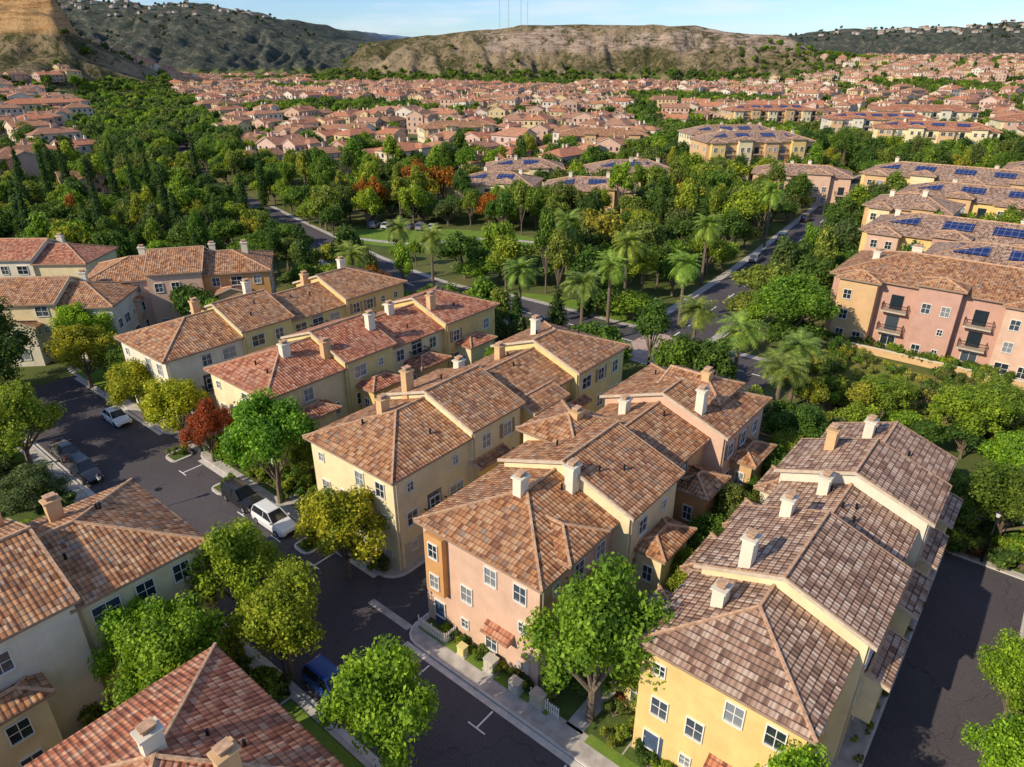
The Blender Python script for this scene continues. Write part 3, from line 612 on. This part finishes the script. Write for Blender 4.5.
# ------------------------------------------------------------------ vegetation meshes
def crown_mesh(name,seed,H,R,th,nl,ls,nlobe=16,col=False,core=.72,lr=(.22,.44),qm=(.35,.82)):
    g=np.random.default_rng(seed); V=[];F=[];MI=[]
    cz=(H+th)/2; hz=(H-th)/2
    if col: C=np.stack([g.normal(0,R*.12,nlobe),g.normal(0,R*.12,nlobe),np.linspace(th+R*.4,H-R*.4,nlobe)],1); rad=R*np.interp(np.linspace(0,1,nlobe),[0,.2,.6,1],[.7,1,.8,.25])*g.uniform(.85,1.1,nlobe)
    else:
        d=g.normal(size=(nlobe,3)); d/=np.linalg.norm(d,axis=1)[:,None]; d[:,2]=np.abs(d[:,2])*1.1-.35
        q=g.uniform(qm[0],qm[1],nlobe)[:,None]; C=d*q*np.array([R,R,hz]); C[:,2]+=cz; rad=R*g.uniform(lr[0],lr[1],nlobe)
    def tube(p,q,r0,r1,n=6):
        p=Vector(p);q=Vector(q); dd=(q-p).normalized(); a=dd.cross(Vector((.3,1,.1))).normalized(); b=dd.cross(a); i=len(V)
        for (c,r) in ((p,r0),(q,r1)):
            for k in range(n): t=2*math.pi*k/n; V.append(tuple(c+(a*math.cos(t)+b*math.sin(t))*r))
        for k in range(n): j=(k+1)%n; F.append((i+k,i+j,i+n+j,i+n+k)); MI.append(0)
    tr=max(.1,R*.055); tube((0,0,-.1),(0.05,.05,th+.3),tr*1.5,tr)
    if not col:
        for k in range(min(9,nlobe)): tube((0.05,.05,th),C[k],tr*.7,tr*.2,5)
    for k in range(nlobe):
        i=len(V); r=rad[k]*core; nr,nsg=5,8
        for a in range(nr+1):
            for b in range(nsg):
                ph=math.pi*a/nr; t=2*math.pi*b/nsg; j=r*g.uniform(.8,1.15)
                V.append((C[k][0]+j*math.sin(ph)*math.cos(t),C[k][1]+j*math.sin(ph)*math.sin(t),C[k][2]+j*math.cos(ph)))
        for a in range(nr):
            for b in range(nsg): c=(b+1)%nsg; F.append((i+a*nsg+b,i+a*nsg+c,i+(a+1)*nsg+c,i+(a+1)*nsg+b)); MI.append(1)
    wgt=rad**2; k=g.choice(nlobe,nl,p=wgt/wgt.sum())
    d=g.normal(size=(nl,3)); d[:,2]+=.25; d/=np.linalg.norm(d,axis=1)[:,None]
    P=C[k]+d*rad[k][:,None]*(g.uniform(.65,1.3,nl)[:,None])
    n=d+g.normal(size=(nl,3))*.6; n/=np.linalg.norm(n,axis=1)[:,None]
    t=np.cross(n,g.normal(size=(nl,3))); t/=np.linalg.norm(t,axis=1)[:,None]; b=np.cross(n,t)
    s=ls*g.uniform(.6,1.35,nl)[:,None]
    Q=np.stack([P-t*s*.5,P+b*s*.33+n*s*.06,P+t*s*.5,P-b*s*.33+n*s*.06],1).reshape(-1,3)
    i0=len(V); V+=Q.tolist(); F+=(i0+np.arange(nl*4).reshape(-1,4)).tolist(); MI+=[2]*nl
    me=bpy.data.meshes.new(name); me.from_pydata(V,[],F)
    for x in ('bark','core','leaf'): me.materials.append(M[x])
    me.polygons.foreach_set('material_index',MI); me.update(); return me
NEAR=[crown_mesh('near_tree_crown',s,10,3.5,1.9,13500,.25,46,core=.58,lr=(.15,.33),qm=(.3,.98)) for s in (1,2,3,4,5)]
MID=[crown_mesh('tree_crown',s,9,4.2,1.6,2900,.5,26,core=.64,lr=(.18,.38),qm=(.3,.9)) for s in (11,12,13,14,15)]+[crown_mesh('tall_crown',s,13,3.0,2.5,2600,.5,22,core=.64,lr=(.2,.4)) for s in (16,17)]
FAR=[crown_mesh('far_tree_crown',s,8,4.0,.8,420,1.15,9,core=.85) for s in (21,22,23)]
CYP=[crown_mesh('cypress_crown',s,12,1.3,.4,2200,.38,12,True,.8) for s in (31,32)]
SHR=[crown_mesh('shrub_foliage',s,1.5,.9,.1,420,.2,6,core=.8) for s in (41,42,43)]
def palm_mesh(seed,H=9):
    g=random.Random(seed); V=[];F=[];MI=[]
    n=8
    for k in range(8):
        z=H*k/7; r=.3-.1*k/7+(.14 if k==7 else 0)
        for a in range(n): V.append((r*math.cos(a*2*math.pi/n),r*math.sin(a*2*math.pi/n),z))
    for k in range(7):
        for a in range(n): b=(a+1)%n; F.append((k*n+a,k*n+b,(k+1)*n+b,(k+1)*n+a)); MI.append(0)
    for f in range(54):
        az=g.uniform(0,6.28); el=g.uniform(-.3,1.3); L=g.uniform(2.7,3.5); p=Vector((0,0,H)); e=el
        hd=Vector((math.cos(az),math.sin(az),0)); sd=Vector((-math.sin(az),math.cos(az),0)); seg=9; pts=[]
        for k in range(seg+1):
            pts.append((p.copy(),e)); p+= (hd*math.cos(e)+Vector((0,0,1))*math.sin(e))*L/seg; e-=.16
        for k in range(1,seg):
            p0,e0=pts[k];p1,_=pts[k+1]; wl=.6*math.sin(math.pi*(k+.6)/(seg+1))+.12
            for sgn in (-1,1):
                for h in (0,.5):
                    q0=p0.lerp(p1,h);q1=p0.lerp(p1,h+.46); tip=q0+(sd*sgn*wl+(p1-p0)*1.2+Vector((0,0,-.25*wl))); i=len(V)
                    V.extend([tuple(q0),tuple(q1),tuple(tip)]); F.append((i,i+1,i+2)); MI.append(1)
    me=bpy.data.meshes.new('palm'); me.from_pydata(V,[],F); me.materials.append(M['bark']); me.materials.append(M['leaf'])
    me.polygons.foreach_set('material_index',MI); me.update(); return me
PALM=[palm_mesh(1),palm_mesh(2)]
GREENS=[(.15,.25,.035),(.20,.30,.038),(.10,.18,.032),(.08,.145,.032),(.27,.33,.042),(.18,.24,.055),(.13,.175,.055)]
YEL=[(.38,.38,.035),(.34,.36,.035)]
def put(name,me,x,y,sc,col,parent=None,z=0,sz=None):
    o=bpy.data.objects.new(name,me); o.location=(x,y,z); o.rotation_euler=(0,0,random.uniform(0,6.28))
    o.scale=(sc,sc,(sz or sc)); j=random.uniform(.82,1.18); o.color=(col[0]*j*random.uniform(.9,1.12),col[1]*j,col[2],1); link(o)
    if parent: o.parent=parent
    return o
def tree(x,y,h=10,r=3.5,col=None,lib=NEAR,name='broadleaf_tree'):
    b={id(NEAR):(10,3.5),id(MID):(9,4.2),id(FAR):(8,4.0)}[id(lib)]
    return put(name,random.choice(lib),x,y,r/b[1],col or random.choice(GREENS),sz=h/b[0])
BR=(.23,.37,.035)
for (x,y,h,r,c) in ((-21.8,53.4,12.2,4.0,(.16,.30,.035)),(-13.2,43.3,9.0,3.5,YEL[1]),(4.9,29.9,13.2,3.9,BR),(-7.1,25.6,12.0,3.1,BR),(-18.9,37.2,10.6,3.3,(.24,.33,.035)),(-14.9,33.2,9.8,3.2,(.30,.37,.035)),(-20.2,29.9,10.0,3.3,BR),(-23,31.5,9,2.6,BR),
  (-53.7,78.5,9,3.7,YEL[0]),(-42.5,69.6,8.4,3.3,YEL[0]),(-35.6,64.2,8.4,3.4,YEL[0]),(-49.3,59.5,10,3.8,(.19,.28,.04)),(-55,63,9,3.6,(.15,.23,.04)),(13.6,20.6,9.4,2.5,BR),(30.6,29.4,7.5,2.2,BR),(26.9,24.2,7.2,2.3,BR),(41.5,47,9,3.6,(.12,.18,.03)),(46,52,9,3.6,BR),(39,90,12,5.6,(.19,.33,.035)),
  (-60,70,13,4.6,(.08,.14,.03)),(-66,78,13,5,(.08,.14,.03)),(-58.5,87,9,3.5,BR),(-64,64,10,4,(.13,.22,.04)),(-44,52,5,2.6,(.16,.20,.08)),(-37,47.5,4,2.4,(.16,.21,.08)),(-50,54,4.6,2.6,(.16,.20,.07)),(-70,72,10,4.4,(.13,.21,.04)),(-33,44,4,2.2,(.15,.2,.06)),
  (48,63,8,3.6,BR),(53,66,7,3.4,(.2,.3,.04)),(43,70,6,3,(.15,.25,.04))):
    tree(x,y,h,r,c)
tree(-31,60.6,7.5,2.4,(.30,.08,.04),name='red_maple_tree')
rn=random.Random(4)
for s in (29,33,38,42.5,47,52,56,61):
    x,y=SW(s,-13.8+rn.uniform(-.6,.6)-(1.2 if s>30 else 0)); tree(x,y,rn.uniform(4.5,7.5),rn.uniform(1.7,2.4),rn.choice(GREENS))
for s in (31,36,41,47,52,57,63,65):
    x,y=SW(s,-50+rn.uniform(-1.8,1.8)); tree(x,y,rn.uniform(5,8),rn.uniform(1.8,2.6),rn.choice(GREENS[:5]))
for s in (30,36,43,50,57,63): x,y=SW(s,-87+rn.uniform(-2,2)); tree(x,y,rn.uniform(6,9.5),rn.uniform(2.8,3.8),rn.choice(GREENS))
for (s,w) in ((64,-22),(64.5,-15),(63,-9),(65,-4),(62,-40),(65,-58),(65,-64),(64,-75),(62.8,-.5),(61,-24)):
    x,y=SW(s,w); tree(x,y,rn.uniform(6,9),rn.uniform(2.6,3.5),rn.choice(GREENS))
PP=[(33.3,73,7.8),(27,75.4,9),(1.2,98.8,9.5),(9.9,91.7,9.6),(18.7,109,11),(-25.6,107,9.5),(-20.4,123.6,10),(30,69,7),(15,101,9.5),(24,84,8.5),(35,122,11),(26,100,10),(-14,117,10),(10,122,11.5),(56,150,12)]
for (x,y,h) in PP:
    o=put('palm_tree',random.choice(PALM),x,y,1.0,(.24,.34,.08),sz=h/9)
for (x,y,h) in ((.6,89,9.5),(6.5,93.5,9),(-36,116,13),(-105,185,17),(-98,190,17),(-66,170,14),(-73,150,13),(12,105,10),(-58,124,10),(-44,180,12),(-90,150,16),(-84,140,15),(-118,178,19),(-124,196,19),(-131,188,18),(-93,172,17),(-80,160,16),(-112,160,17),(-70,196,16),(-96,215,17),(-140,215,18),(-60,210,15),(-96,136,16),(-101,141,17)):
    put('cypress_tree',random.choice(CYP),x,y,1.0,(.06,.11,.032),sz=h/12)
SH=empty('garden_shrubs')
def shr(s,w,sc=1,col=None,z=.13):
    x,y=SW(s,w); put('shrub',random.choice(SHR),x,y,sc*random.uniform(.6,1.3),col or random.choice(GREENS+[(.28,.32,.05),(.22,.10,.05) if random.random()<.3 else (.12,.2,.04)]),SH,z)
for (s0,s1,w0,w1,n,sc) in ((25.3,66,-18.8,-12.6,230,.9),(25.3,25.9,-29.2,-19.2,26,.55),(25.3,26.1,-12.2,-3,26,.7),(27.8,66,-54.4,-45.9,260,.95),(27.7,29.8,-65.3,-55,50,.9),(29.8,60,-99,-83,200,1.2),(-15,15.2,-38.5,-31.6,100,1.1),(11.4,12.8,-31,-20.8,26,.8),(-20,14,-98,-59,400,1.2),(59.5,66,-29,4.5,170,1.1),(62,66,-82,-35,150,1.2),(26.8,27.8,-45,-35.5,18,.8),(20,58,5.5,6.5,50,.7),(27,57,-1.9,-1.2,30,.35),(101.6,103.3,-24,18,110,1.0),(24.7,26.2,-67.2,-65.8,5,.6),(24.7,26.2,-58,-56.4,5,.6),(24.7,26.2,-44.2,-42.8,5,.6)):
    for k in range(n): 
        s=random.uniform(s0,s1);w=random.uniform(w0,w1)
        if -16.4<w<-14.8 and 24<s<60: continue
        shr(s,w,sc)
for k in range(330):
    s=random.uniform(80,96.5); q=random.random()
    shr(s,random.uniform(-24,38),1.7 if q<.35 else 1.0,(.36,.34,.10) if q>.6 else None,z=max(.0,min(.8,(s-84)*.08)))
# ------------------------------------------------------------------ scattered trees mid-distance
AVs=[Vector(p) for p in AV]; STs=[Vector(p) for p in ST]; PTs=[Vector(p) for p in PT]
def dline(P,L):
    b=1e9
    for k in range(len(L)-1):
        a=L[k];d=L[k+1]-a; t=max(0,min(1,(P-a).dot(d)/d.length_squared)); b=min(b,(P-a-d*t).length)
    return b
grid={}
def far_enough(x,y,r):
    cx,cy=int(x//6),int(y//6)
    for a in (-1,0,1):
        for b in (-1,0,1):
            for (px,py) in grid.get((cx+a,cy+b),()):
                if (px-x)**2+(py-y)**2<r*r: return False
    grid.setdefault((cx,cy),[]).append((x,y)); return True
def inell(x,y,cx,cy,a,b,rot):
    r=math.radians(-rot); dx,dy=x-cx,y-cy; u=dx*math.cos(r)-dy*math.sin(r); v=dx*math.sin(r)+dy*math.cos(r); return (u/a)**2+(v/b)**2<1
cnt=0
for k in range(11000):
    y=random.uniform(60,262); x=random.uniform(-.82*y-25,.82*y+25)
    s,w=toSW(x,y)
    if s<67 and -98<w<46: continue
    if s<12: continue
    if s<30 and w<-98 and (x+67)**2+(y-92)**2<17**2: continue
    P=Vector((x,y))
    left=x<-30
    if dline(P,AVs)<(5.6 if left else 6.8) or dline(P,STs)<6.8 or inblk(x,y,3): continue
    if dline(P,PTs)<3: continue
    if inell(x,y,-17,158,26,10,-12): continue
    if any((x-a)**2+(y-b)**2<11 for a,b,_ in PP): continue
    if y>208 and -85<x<60 and random.random()<.7: continue
    low = (66<s<104 and w>-26)
    front=(66<s<78)
    if low and s>83: continue
    mn=4.5 if not low else 3.2
    if not far_enough(x,y,mn+random.uniform(-.5,1.8)): continue
    h=random.uniform(5,12); r=random.uniform(2.4,5.4)
    if low: h=random.uniform(3,6.5); r=random.uniform(1.8,3.4)
    if low and w>-12: h*=.65
    elif front: h*=.75;r*=.8
    if w>-60 and 92<s<103: h*=.7
    if abs(x+17)<27 and 130<y<150:
        if random.random()<.5: continue
        h=random.uniform(3,5); r=random.uniform(1.8,2.8)
    c=random.choice(GREENS)
    q=random.random()
    if q<.008: c=(.36,.14,.03)
    elif q<.05: c=(.32,.32,.05)
    tree(x,y,h,r,c,MID); cnt+=1
print('mid trees',cnt)
tree(-28,200,13,6,(.40,.15,.03),MID,'autumn_tree'); tree(-20,203,11,5,(.42,.17,.03),MID,'autumn_tree'); tree(48,196,9,4,(.4,.2,.04),MID,'autumn_tree')
# ------------------------------------------------------------------ distant houses
WALLC=[(.70,.57,.42),(.64,.42,.30),(.68,.52,.28),(.74,.65,.53),(.54,.36,.27),(.66,.46,.38)]
def house_mesh(seed,two=1):
    rn=random.Random(seed); b=Bld('h',(0,0,1,0,0,1)); L=rn.uniform(13,19); D=rn.uniform(9,12); ze=rn.choice((5.8,6.2,8.6))
    b.block(-L/2,L/2,-D/2,D/2,ze,'objwall','roof_far',rn.choice(('hh','gh','gg')),pitch=.38,caps=False)
    for k in range(rn.choice((1,2,3))):
        x=rn.uniform(-L/2+.5,L/2-5.5); w=rn.uniform(4,6); sd=rn.choice((-1,1))
        y0,y1=(-D/2-rn.uniform(1.5,3.2),0) if sd<0 else (0,D/2+rn.uniform(1.5,3))
        b.block(x,x+w,y0,y1,ze-rn.choice((-.6,.5,2.4)),'objwall','roof_far',rn.choice(('hh','gg')),axis='y',pitch=.38,caps=False)
    mb=b.g
    for side,pl,a0,a1 in (('y-',-D/2,-L/2,L/2),('x-',-L/2,-D/2,D/2),('x+',L/2,-D/2,D/2),('y+',D/2,-L/2,L/2)):
        n=int((a1-a0)/2.8)
        for z in (1,3.9,6.4):
            if z+1.6>ze: continue
            for i in range(n):
                a=a0+(i+.5)*(a1-a0)/n; b.lq(mb,side,pl,a-.55,a+.55,.04,z,z+1.3,'glass')
    for k in range(2): b.chimney(rn.uniform(-L/3,L/3),rn.uniform(-2,2),'objwall',1.2)
    allm=MB()
    for q in (b.w,b.r,b.g,b.c):
        off=len(allm.v); allm.v+=q.v
        for f,mi in zip(q.f,q.m):
            allm.f.append(tuple(i+off for i in f)); mt=q.ml[mi]
            if mt not in allm.ml: allm.ml.append(mt)
            allm.m.append(allm.ml.index(mt))
        allm.uv+=q.uv
    return allm.mesh('distant_house')
HM=[house_mesh(100+k) for k in range(14)]
DT=empty('distant_trees')
nh=0;nt_=0
def hnear(x,y): return float(hgt(x,y))
def region(x,y):
    if y<215: return 0
    if x<-.58*y-2 and y<700: return 2
    if x>-.46*y+22 and x<.12*y+20 and y>243 and y<1060: return 1
    if x>.12*y+40 and y>400 and y<1750: return 3
    if 700<y<1060 and x>-.47*y+10: return 1
    if y>=1060 and y<1500 and -.55*y<x<-.27*y: return 4
    return 0
rn=random.Random(77)
ang0=math.radians(52)
ca,sa=math.cos(ang0),math.sin(ang0)
for iu in range(-60,130):
    for iv in range(-95,90):
        u=iu*16.5+rn.uniform(-2.5,2.5); v=iv*20.0+(iv//2)*9.0+rn.uniform(-2.5,2.5)
        wv=26*math.sin(u/120)+18*math.sin(v/80)
        x=u*ca-v*sa+wv; y=u*sa+v*ca+wv*.4+300
        if not(215<y<1750) or abs(x)>.80*y+30: continue
        rg=region(x,y)
        if rg==0 or inblk(x,y,10): continue
        P=Vector((x,y))
        if dline(P,AVs)<16 or dline(P,STs)<14: continue
        z=hnear(x,y)
        if z>(26 if rg<3 else 60): continue
        if y>1100 and (x<520 and rg==3): continue
        cr=math.sin(x/55+y/140)+math.sin(y/75-x/160)
        if y>500 or rg==3:
            if cr>(1.15 if y<1100 else .8): continue
        elif cr>1.65: continue
        if rn.random()<(.12 if rg==1 else .32 if rg!=2 else .28): 
            continue
        o=bpy.data.objects.new('townhouse',rn.choice(HM)); o.location=(x,y,z-.3); o.rotation_euler=(0,0,ang0+rn.choice((0,math.pi/2,math.pi,0,math.pi))+rn.uniform(-.12,.12)+wv*.012)
        c=rn.choice(WALLC); o.color=(*c,1); sc=rn.uniform(.8,1.08); o.scale=(sc*rn.uniform(.9,1.15),sc,sc*rn.uniform(.9,1.2)); link(o); nh+=1
        for kk in range(rn.choice((0,1,2,3) if rg==1 else (1,2,2,3))):
            a=rn.uniform(0,6.28); tx=x+math.cos(a)*11; ty=y+math.sin(a)*11
            put('tree_clump',rn.choice(FAR if y>330 else MID[:5]),tx,ty,rn.uniform(.5,1.05),rn.choice(GREENS),DT,hnear(tx,ty)); nt_+=1
for k in range(36000):
    y=rn.uniform(235,1600); x=rn.uniform(-.85*y,.85*y); rg=region(x,y)
    cr=math.sin(x/55+y/140)+math.sin(y/75-x/160)
    corr=cr>(1.15 if (y>500 or rg==3) else 1.65)
    if rg and not corr and rn.random()>(.06 if y<1060 else .3): continue
    if dline(Vector((x,y)),AVs)<(5 if y<330 else 0) : continue
    if inblk(x,y,3): continue
    if y<262 and -85<x<60 and rn.random()<.75: continue
    if not far_enough(x,y,5): continue
    z=hnear(x,y)
    if z>16 and rn.random()<(.975 if x<.3*y else .1): continue
    if z>60: continue
    put('tree_clump',rn.choice(FAR if y>330 else MID[:5]),x,y,rn.uniform(.7,1.4),rn.choice(GREENS[:4]+GREENS[5:]),DT,z-.3); nt_+=1
for k in range(900):
    y=rn.uniform(1700,2500); x=rn.uniform(-.8*y,.8*y); z=hnear(x,y)
    if z<80: continue
    put('tree_clump',rn.choice(FAR),x,y,rn.uniform(.8,1.5),(.06,.09,.045),DT,z-.5,sz=rn.uniform(.8,1.8))
for k in range(70):
    y=rn.uniform(900,1000); x=rn.uniform(-760,-500); z=hnear(x,y)
    if z<60: continue
    put('tree_clump',rn.choice(FAR),x,y,rn.uniform(.5,.9),(.08,.11,.04),DT,z-.3)
for k in range(700):
    y=rn.uniform(1950,2380); x=rn.uniform(-.75*y,-.2*y) if k%2 else rn.uniform(.4*y,.8*y)
    z=hnear(x,y)
    if z<(140 if x<0 else 95) or rn.random()<.35: continue
    o=bpy.data.objects.new('hilltop_house',rn.choice(HM)); o.location=(x,y,z-.5); o.rotation_euler=(0,0,rn.uniform(0,6)); o.scale=(.85,.85,.75); o.color=(.5,.46,.4,1); link(o)
print('houses',nh,'far trees',nt_)
for (x,y,h) in ((-22,1380,62),(-6,1390,66),(16,1385,60),(28,1400,40)):
    z=hnear(x,y); m=MB()
    for (a,b) in ((-.9,-.5),(.9,-.5),(0,1)): m.rod((a*1.0,b*1.0,0),(a*.35,b*.35,h),.12,'concrete',4)
    k=0
    while k<h-3:
        m.rod((-.9,-.5,k),(.9,-.5,k+3),.07,'concrete',3); m.rod((.9,-.5,k),(0,1,k+3),.07,'concrete',3); k+=3
    o=m.obj('radio_mast'); o.location=(x,y,z-1)
# ------------------------------------------------------------------ cars
def car(x,y,ang,col,suv=False):
    e=empty('parked_car',(x,y,.02)); e.rotation_euler=(0,0,ang)
    b=MB(); H=1.78 if suv else 1.46; k=1.07 if suv else 1.0; belt=1.08 if suv else .93
    st=[(-2.32,.70,.38,.62),(-2.27,.82,.30,belt-.08),(-2.05,.89,.22,belt),(-1.0,.92,.2,belt+.02),(.9,.92,.2,belt),(1.25,.91,.2,belt-.05),(2.0,.86,.22,belt-.2),(2.25,.76,.28,belt-.32),(2.33,.62,.38,.55)]
    rings=[]
    for (px,hw,z0,z1) in st:
        zm=z0+(z1-z0)*.62
        rings.append([(px*k,-hw*.92,z0),(px*k,-hw,z0+.1),(px*k,-hw,zm),(px*k,-hw*.88,z1),(px*k,0,z1+.03),(px*k,hw*.88,z1),(px*k,hw,zm),(px*k,hw,z0+.1),(px*k,hw*.92,z0)])
    for a,c in zip(rings,rings[1:]):
        for j in range(8): b.poly([a[j],a[j+1],c[j+1],c[j]],'paint')
    b.poly(rings[0],'paint'); b.poly(rings[-1],'paint')
    body=b.obj('body',None,(0,0,0))
    g=MB()
    x0,x1,x2,x3=(-2.15*k,-1.85*k,.15*k,1.0*k) if suv else (-1.75,-1.15,.15,1.05)
    w0,w1=.80,.63; zb=belt-.0
    Bq=[(x0,-w0,zb),(x3,-w0,zb),(x3,w0,zb),(x0,w0,zb)]; Tq=[(x1,-w1,H-.05),(x2,-w1,H-.05),(x2,w1,H-.05),(x1,w1,H-.05)]
    for j in range(4): i2=(j+1)%4; g.poly([Bq[j],Bq[i2],Tq[i2],Tq[j]],'carglass')
    gl=g.obj('glazing',None,(0,0,0))
    r=MB(); r.poly([(x1-.04,-w1-.02,H-.05),(x2+.04,-w1-.02,H-.05),(x2-.1,-w1+.14,H),(x1+.1,-w1+.14,H)],'paint'); r.poly([(x1-.04,w1+.02,H-.05),(x2+.04,w1+.02,H-.05),(x2-.1,w1-.14,H),(x1+.1,w1-.14,H)],'paint')
    r.poly([(x1+.1,-w1+.14,H),(x2-.1,-w1+.14,H),(x2-.1,w1-.14,H),(x1+.1,w1-.14,H)],'paint'); r.poly([(x1-.04,-w1-.02,H-.05),(x1+.1,-w1+.14,H),(x1+.1,w1-.14,H),(x1-.04,w1+.02,H-.05)],'paint'); r.poly([(x2+.04,-w1-.02,H-.05),(x2-.1,-w1+.14,H),(x2-.1,w1-.14,H),(x2+.04,w1+.02,H-.05)],'paint')
    for sg in (-1,1):
        for (bx,tx) in ((x0,x1),(-.45,-.42),(x3,x2)): r.rod((bx,sg*w0,zb),(tx,sg*w1,H-.04),.045,'paint',4)
        r.box(x3-.25,x3-.05,sg*.95-.08,sg*.95+.08,belt,belt+.14,'paint',True)
    rf=r.obj('roof',None,(0,0,0))
    wmb=MB()
    for wx in (-1.4*k,1.42*k):
        for sg in (-1,1):
            wmb.rod((wx,sg*.70,.34),(wx,sg*.94,.34),.34,'tyre',16); wmb.rod((wx,sg*.93,.34),(wx,sg*.955,.34),.21,'hub',10)
    wh=wmb.obj('wheels',None,(0,0,0))
    l=MB()
    for sg in (-1,1):
        l.box(-2.33*k,-2.2*k,sg*.68-.12,sg*.68+.12,.68,.84,'lampred',True); l.box(2.12*k,2.27*k,sg*.62-.15,sg*.62+.15,.52,.66,'lampw',True)
    l.box(2.2*k,2.36*k,-.4,.4,.36,.5,'rail',True)
    lm=l.obj('lamps',None,(0,0,0))
    for o in (body,gl,rf,wh,lm): o.parent=e; o.color=(*col,1)
aE=math.atan2(-DX,DY); aS=math.atan2(DY,DX)
for (s,w,a,c,u) in ((25.0,-48.2,aE,(.75,.76,.78),True),(25.1,-53.6,aE,(.012,.013,.016),True),(24.6,-79.5,aE,(.7,.71,.72),False),(17.6,-70,aE,(.02,.02,.025),True),(17.9,-76,aE+math.pi,(.03,.03,.035),False),(17.2,-29.4,aE,(.02,.06,.24),True)):
    x,y=SW(s,w); car(x,y,a,c,u)
def along(L,i,off,c):
    a=Vector(L[i]);b=Vector(L[i+1]);d=(b-a).normalized();p=a+Vector((-d.y,d.x))*off; car(p.x,p.y,math.atan2(d.y,d.x),c,random.random()<.5)
for i,off in ((7,3.6),(8,-3.6),(9,3.6),(11,3.6),(12,-3.6),(14,-3.6),(16,3.6)): along(ST,i,off,random.choice([(.6,.6,.6),(.03,.03,.03),(.3,.3,.32),(.05,.06,.08)]))
for i,off in ((8,3.6),(14,3.6),(19,3.6),(22,3.6)): along(AV,i,off,random.choice([(.6,.6,.6),(.03,.03,.03),(.3,.3,.32),(.05,.08,.2)]))
for i in range(6): car(-34+i*2.9,170-i*.5,1.4,random.choice([(.6,.6,.6),(.03,.03,.03),(.25,.25,.27)]),i%2==0)
# ------------------------------------------------------------------ street furniture
def lamp(s,w,h=4.4):
    x,y=SW(s,w); m=MB(); m.rod((0,0,0),(0,0,.5),.14,'rail',8,.09); m.rod((0,0,.5),(0,0,h),.06,'rail',8,.045); m.rod((0,0,h),(0,0,h+.1),.16,'rail',8)
    m.rod((0,0,h+.1),(0,0,h+.5),.13,'lampw',8,.2); m.rod((0,0,h+.5),(0,0,h+.72),.26,'rail',8,.03)
    o=m.obj('street_lamp'); o.location=(x,y,.13)
for s,w in ((15.2,-31.6),(59.6,1.6),(27.3,-66.9+1.6),(15.9,-60)): lamp(s,w)
for (s,w,a,h,mt) in ((25.2,-22.6,.42,1.0,'garage'),(24.9,-20.2,.38,.9,'garage'),(25.0,-18.4,.45,1.0,'rake'),(24.9,-25,.3,.8,'olive')):
    x,y=SW(s,w); m=MB(); m.box(-a,a,-a*.8,a*.8,0,h,mt); m.box(-a-.04,a+.04,-a*.8-.04,a*.8+.04,h,h+.06,mt,True); m.box(-a-.1,a+.1,-a*.9,a*.9,-.02,.1,'concrete'); m.box(-a*.9,-.02,-a*.8-.02,-a*.8,.15,h-.1,mt); m.box(.02,a*.9,-a*.8-.02,-a*.8,.15,h-.1,mt)
    o=m.obj('utility_cabinet'); o.location=(x,y,.14); o.rotation_euler=(0,0,aE)
m=MB(SWF)
def picket(s0,w0,s1,w1):
    L=math.hypot(s1-s0,w1-w0); n=int(L/.16)
    for k in range(n+1):
        t=k/n; s=s0+(s1-s0)*t; w=w0+(w1-w0)*t; m.box(s-.03,s+.03,w-.03,w+.03,.14,1.05 if k%8 else 1.25,'trim')
    m.rod((s0,w0,.4),(s1,w1,.4),.03,'trim'); m.rod((s0,w0,.85),(s1,w1,.85),.03,'trim')
picket(24.8,-29.3,24.8,-26.6); picket(24.8,-26.6,25.9,-26.6); picket(25,-19,25,-16.8)
m.obj('picket_fence')
m=MB(SWF)
for (a,b,c,d) in ((66.6,66.8,-100,4),): m.box(a,b,c,d,0,1.3,'pale'); m.box(a-.05,b+.05,c,d,1.3,1.4,'tan',True)
m.obj('garden_wall')
m=MB(SWF); m.box(101.2,101.45,-24,30,0,1.0,'tan'); m.box(101.15,101.5,-24,30,1.0,1.08,'pale',True); m.obj('retaining_wall')
# ------------------------------------------------------------------ light, sky, camera
w=bpy.data.worlds.new('World'); scene.world=w; w.use_nodes=True; nt=w.node_tree; bg=nt.nodes['Background']
sky=N(nt,'ShaderNodeTexSky'); sky.sky_type='NISHITA'; sky.sun_disc=False
sv=Vector((-.84,-.54,0)).normalized(); el=math.radians(32)
sky.sun_elevation=el; sky.sun_rotation=math.atan2(sv.x,sv.y); sky.air_density=1.0; sky.dust_density=.3; sky.ozone_density=2
tc=N(nt,'ShaderNodeTexCoord'); mp=N(nt,'ShaderNodeMapping'); mp.inputs['Scale'].default_value=(3,3,22); nt.links.new(tc.outputs['Generated'],mp.inputs[0])
cl=ramp(nt,noise(nt,mp.outputs[0],1.6,6,.6),[(.45,(0,0,0)),(.7,(.6,.6,.6))])
blue=mix(nt,1.0,sky.outputs[0],(.66,.84,1.14),'MULTIPLY')
nt.links.new(mix(nt,cl,blue,(6.2,6.5,7.0)),bg.inputs[0]); bg.inputs[1].default_value=.145
d=Vector((sv.x*math.cos(el),sv.y*math.cos(el),math.sin(el)))
L=bpy.data.lights.new('sun','SUN'); L.energy=5.0; L.angle=math.radians(.5); L.color=(1,.87,.67)
lo=link(bpy.data.objects.new('sun',L)); lo.rotation_euler=d.to_track_quat('Z','Y').to_euler()
cam=bpy.data.cameras.new('camera'); cam.sensor_width=36; cam.lens=24.0; cam.clip_end=30000; cam.clip_start=.5
co=link(bpy.data.objects.new('camera',cam)); co.location=(0,0,38); co.rotation_euler=(math.radians(90-25.5),0,0)
scene.camera=co
scene.view_settings.view_transform='Standard'; scene.view_settings.look='None'; scene.view_settings.exposure=0
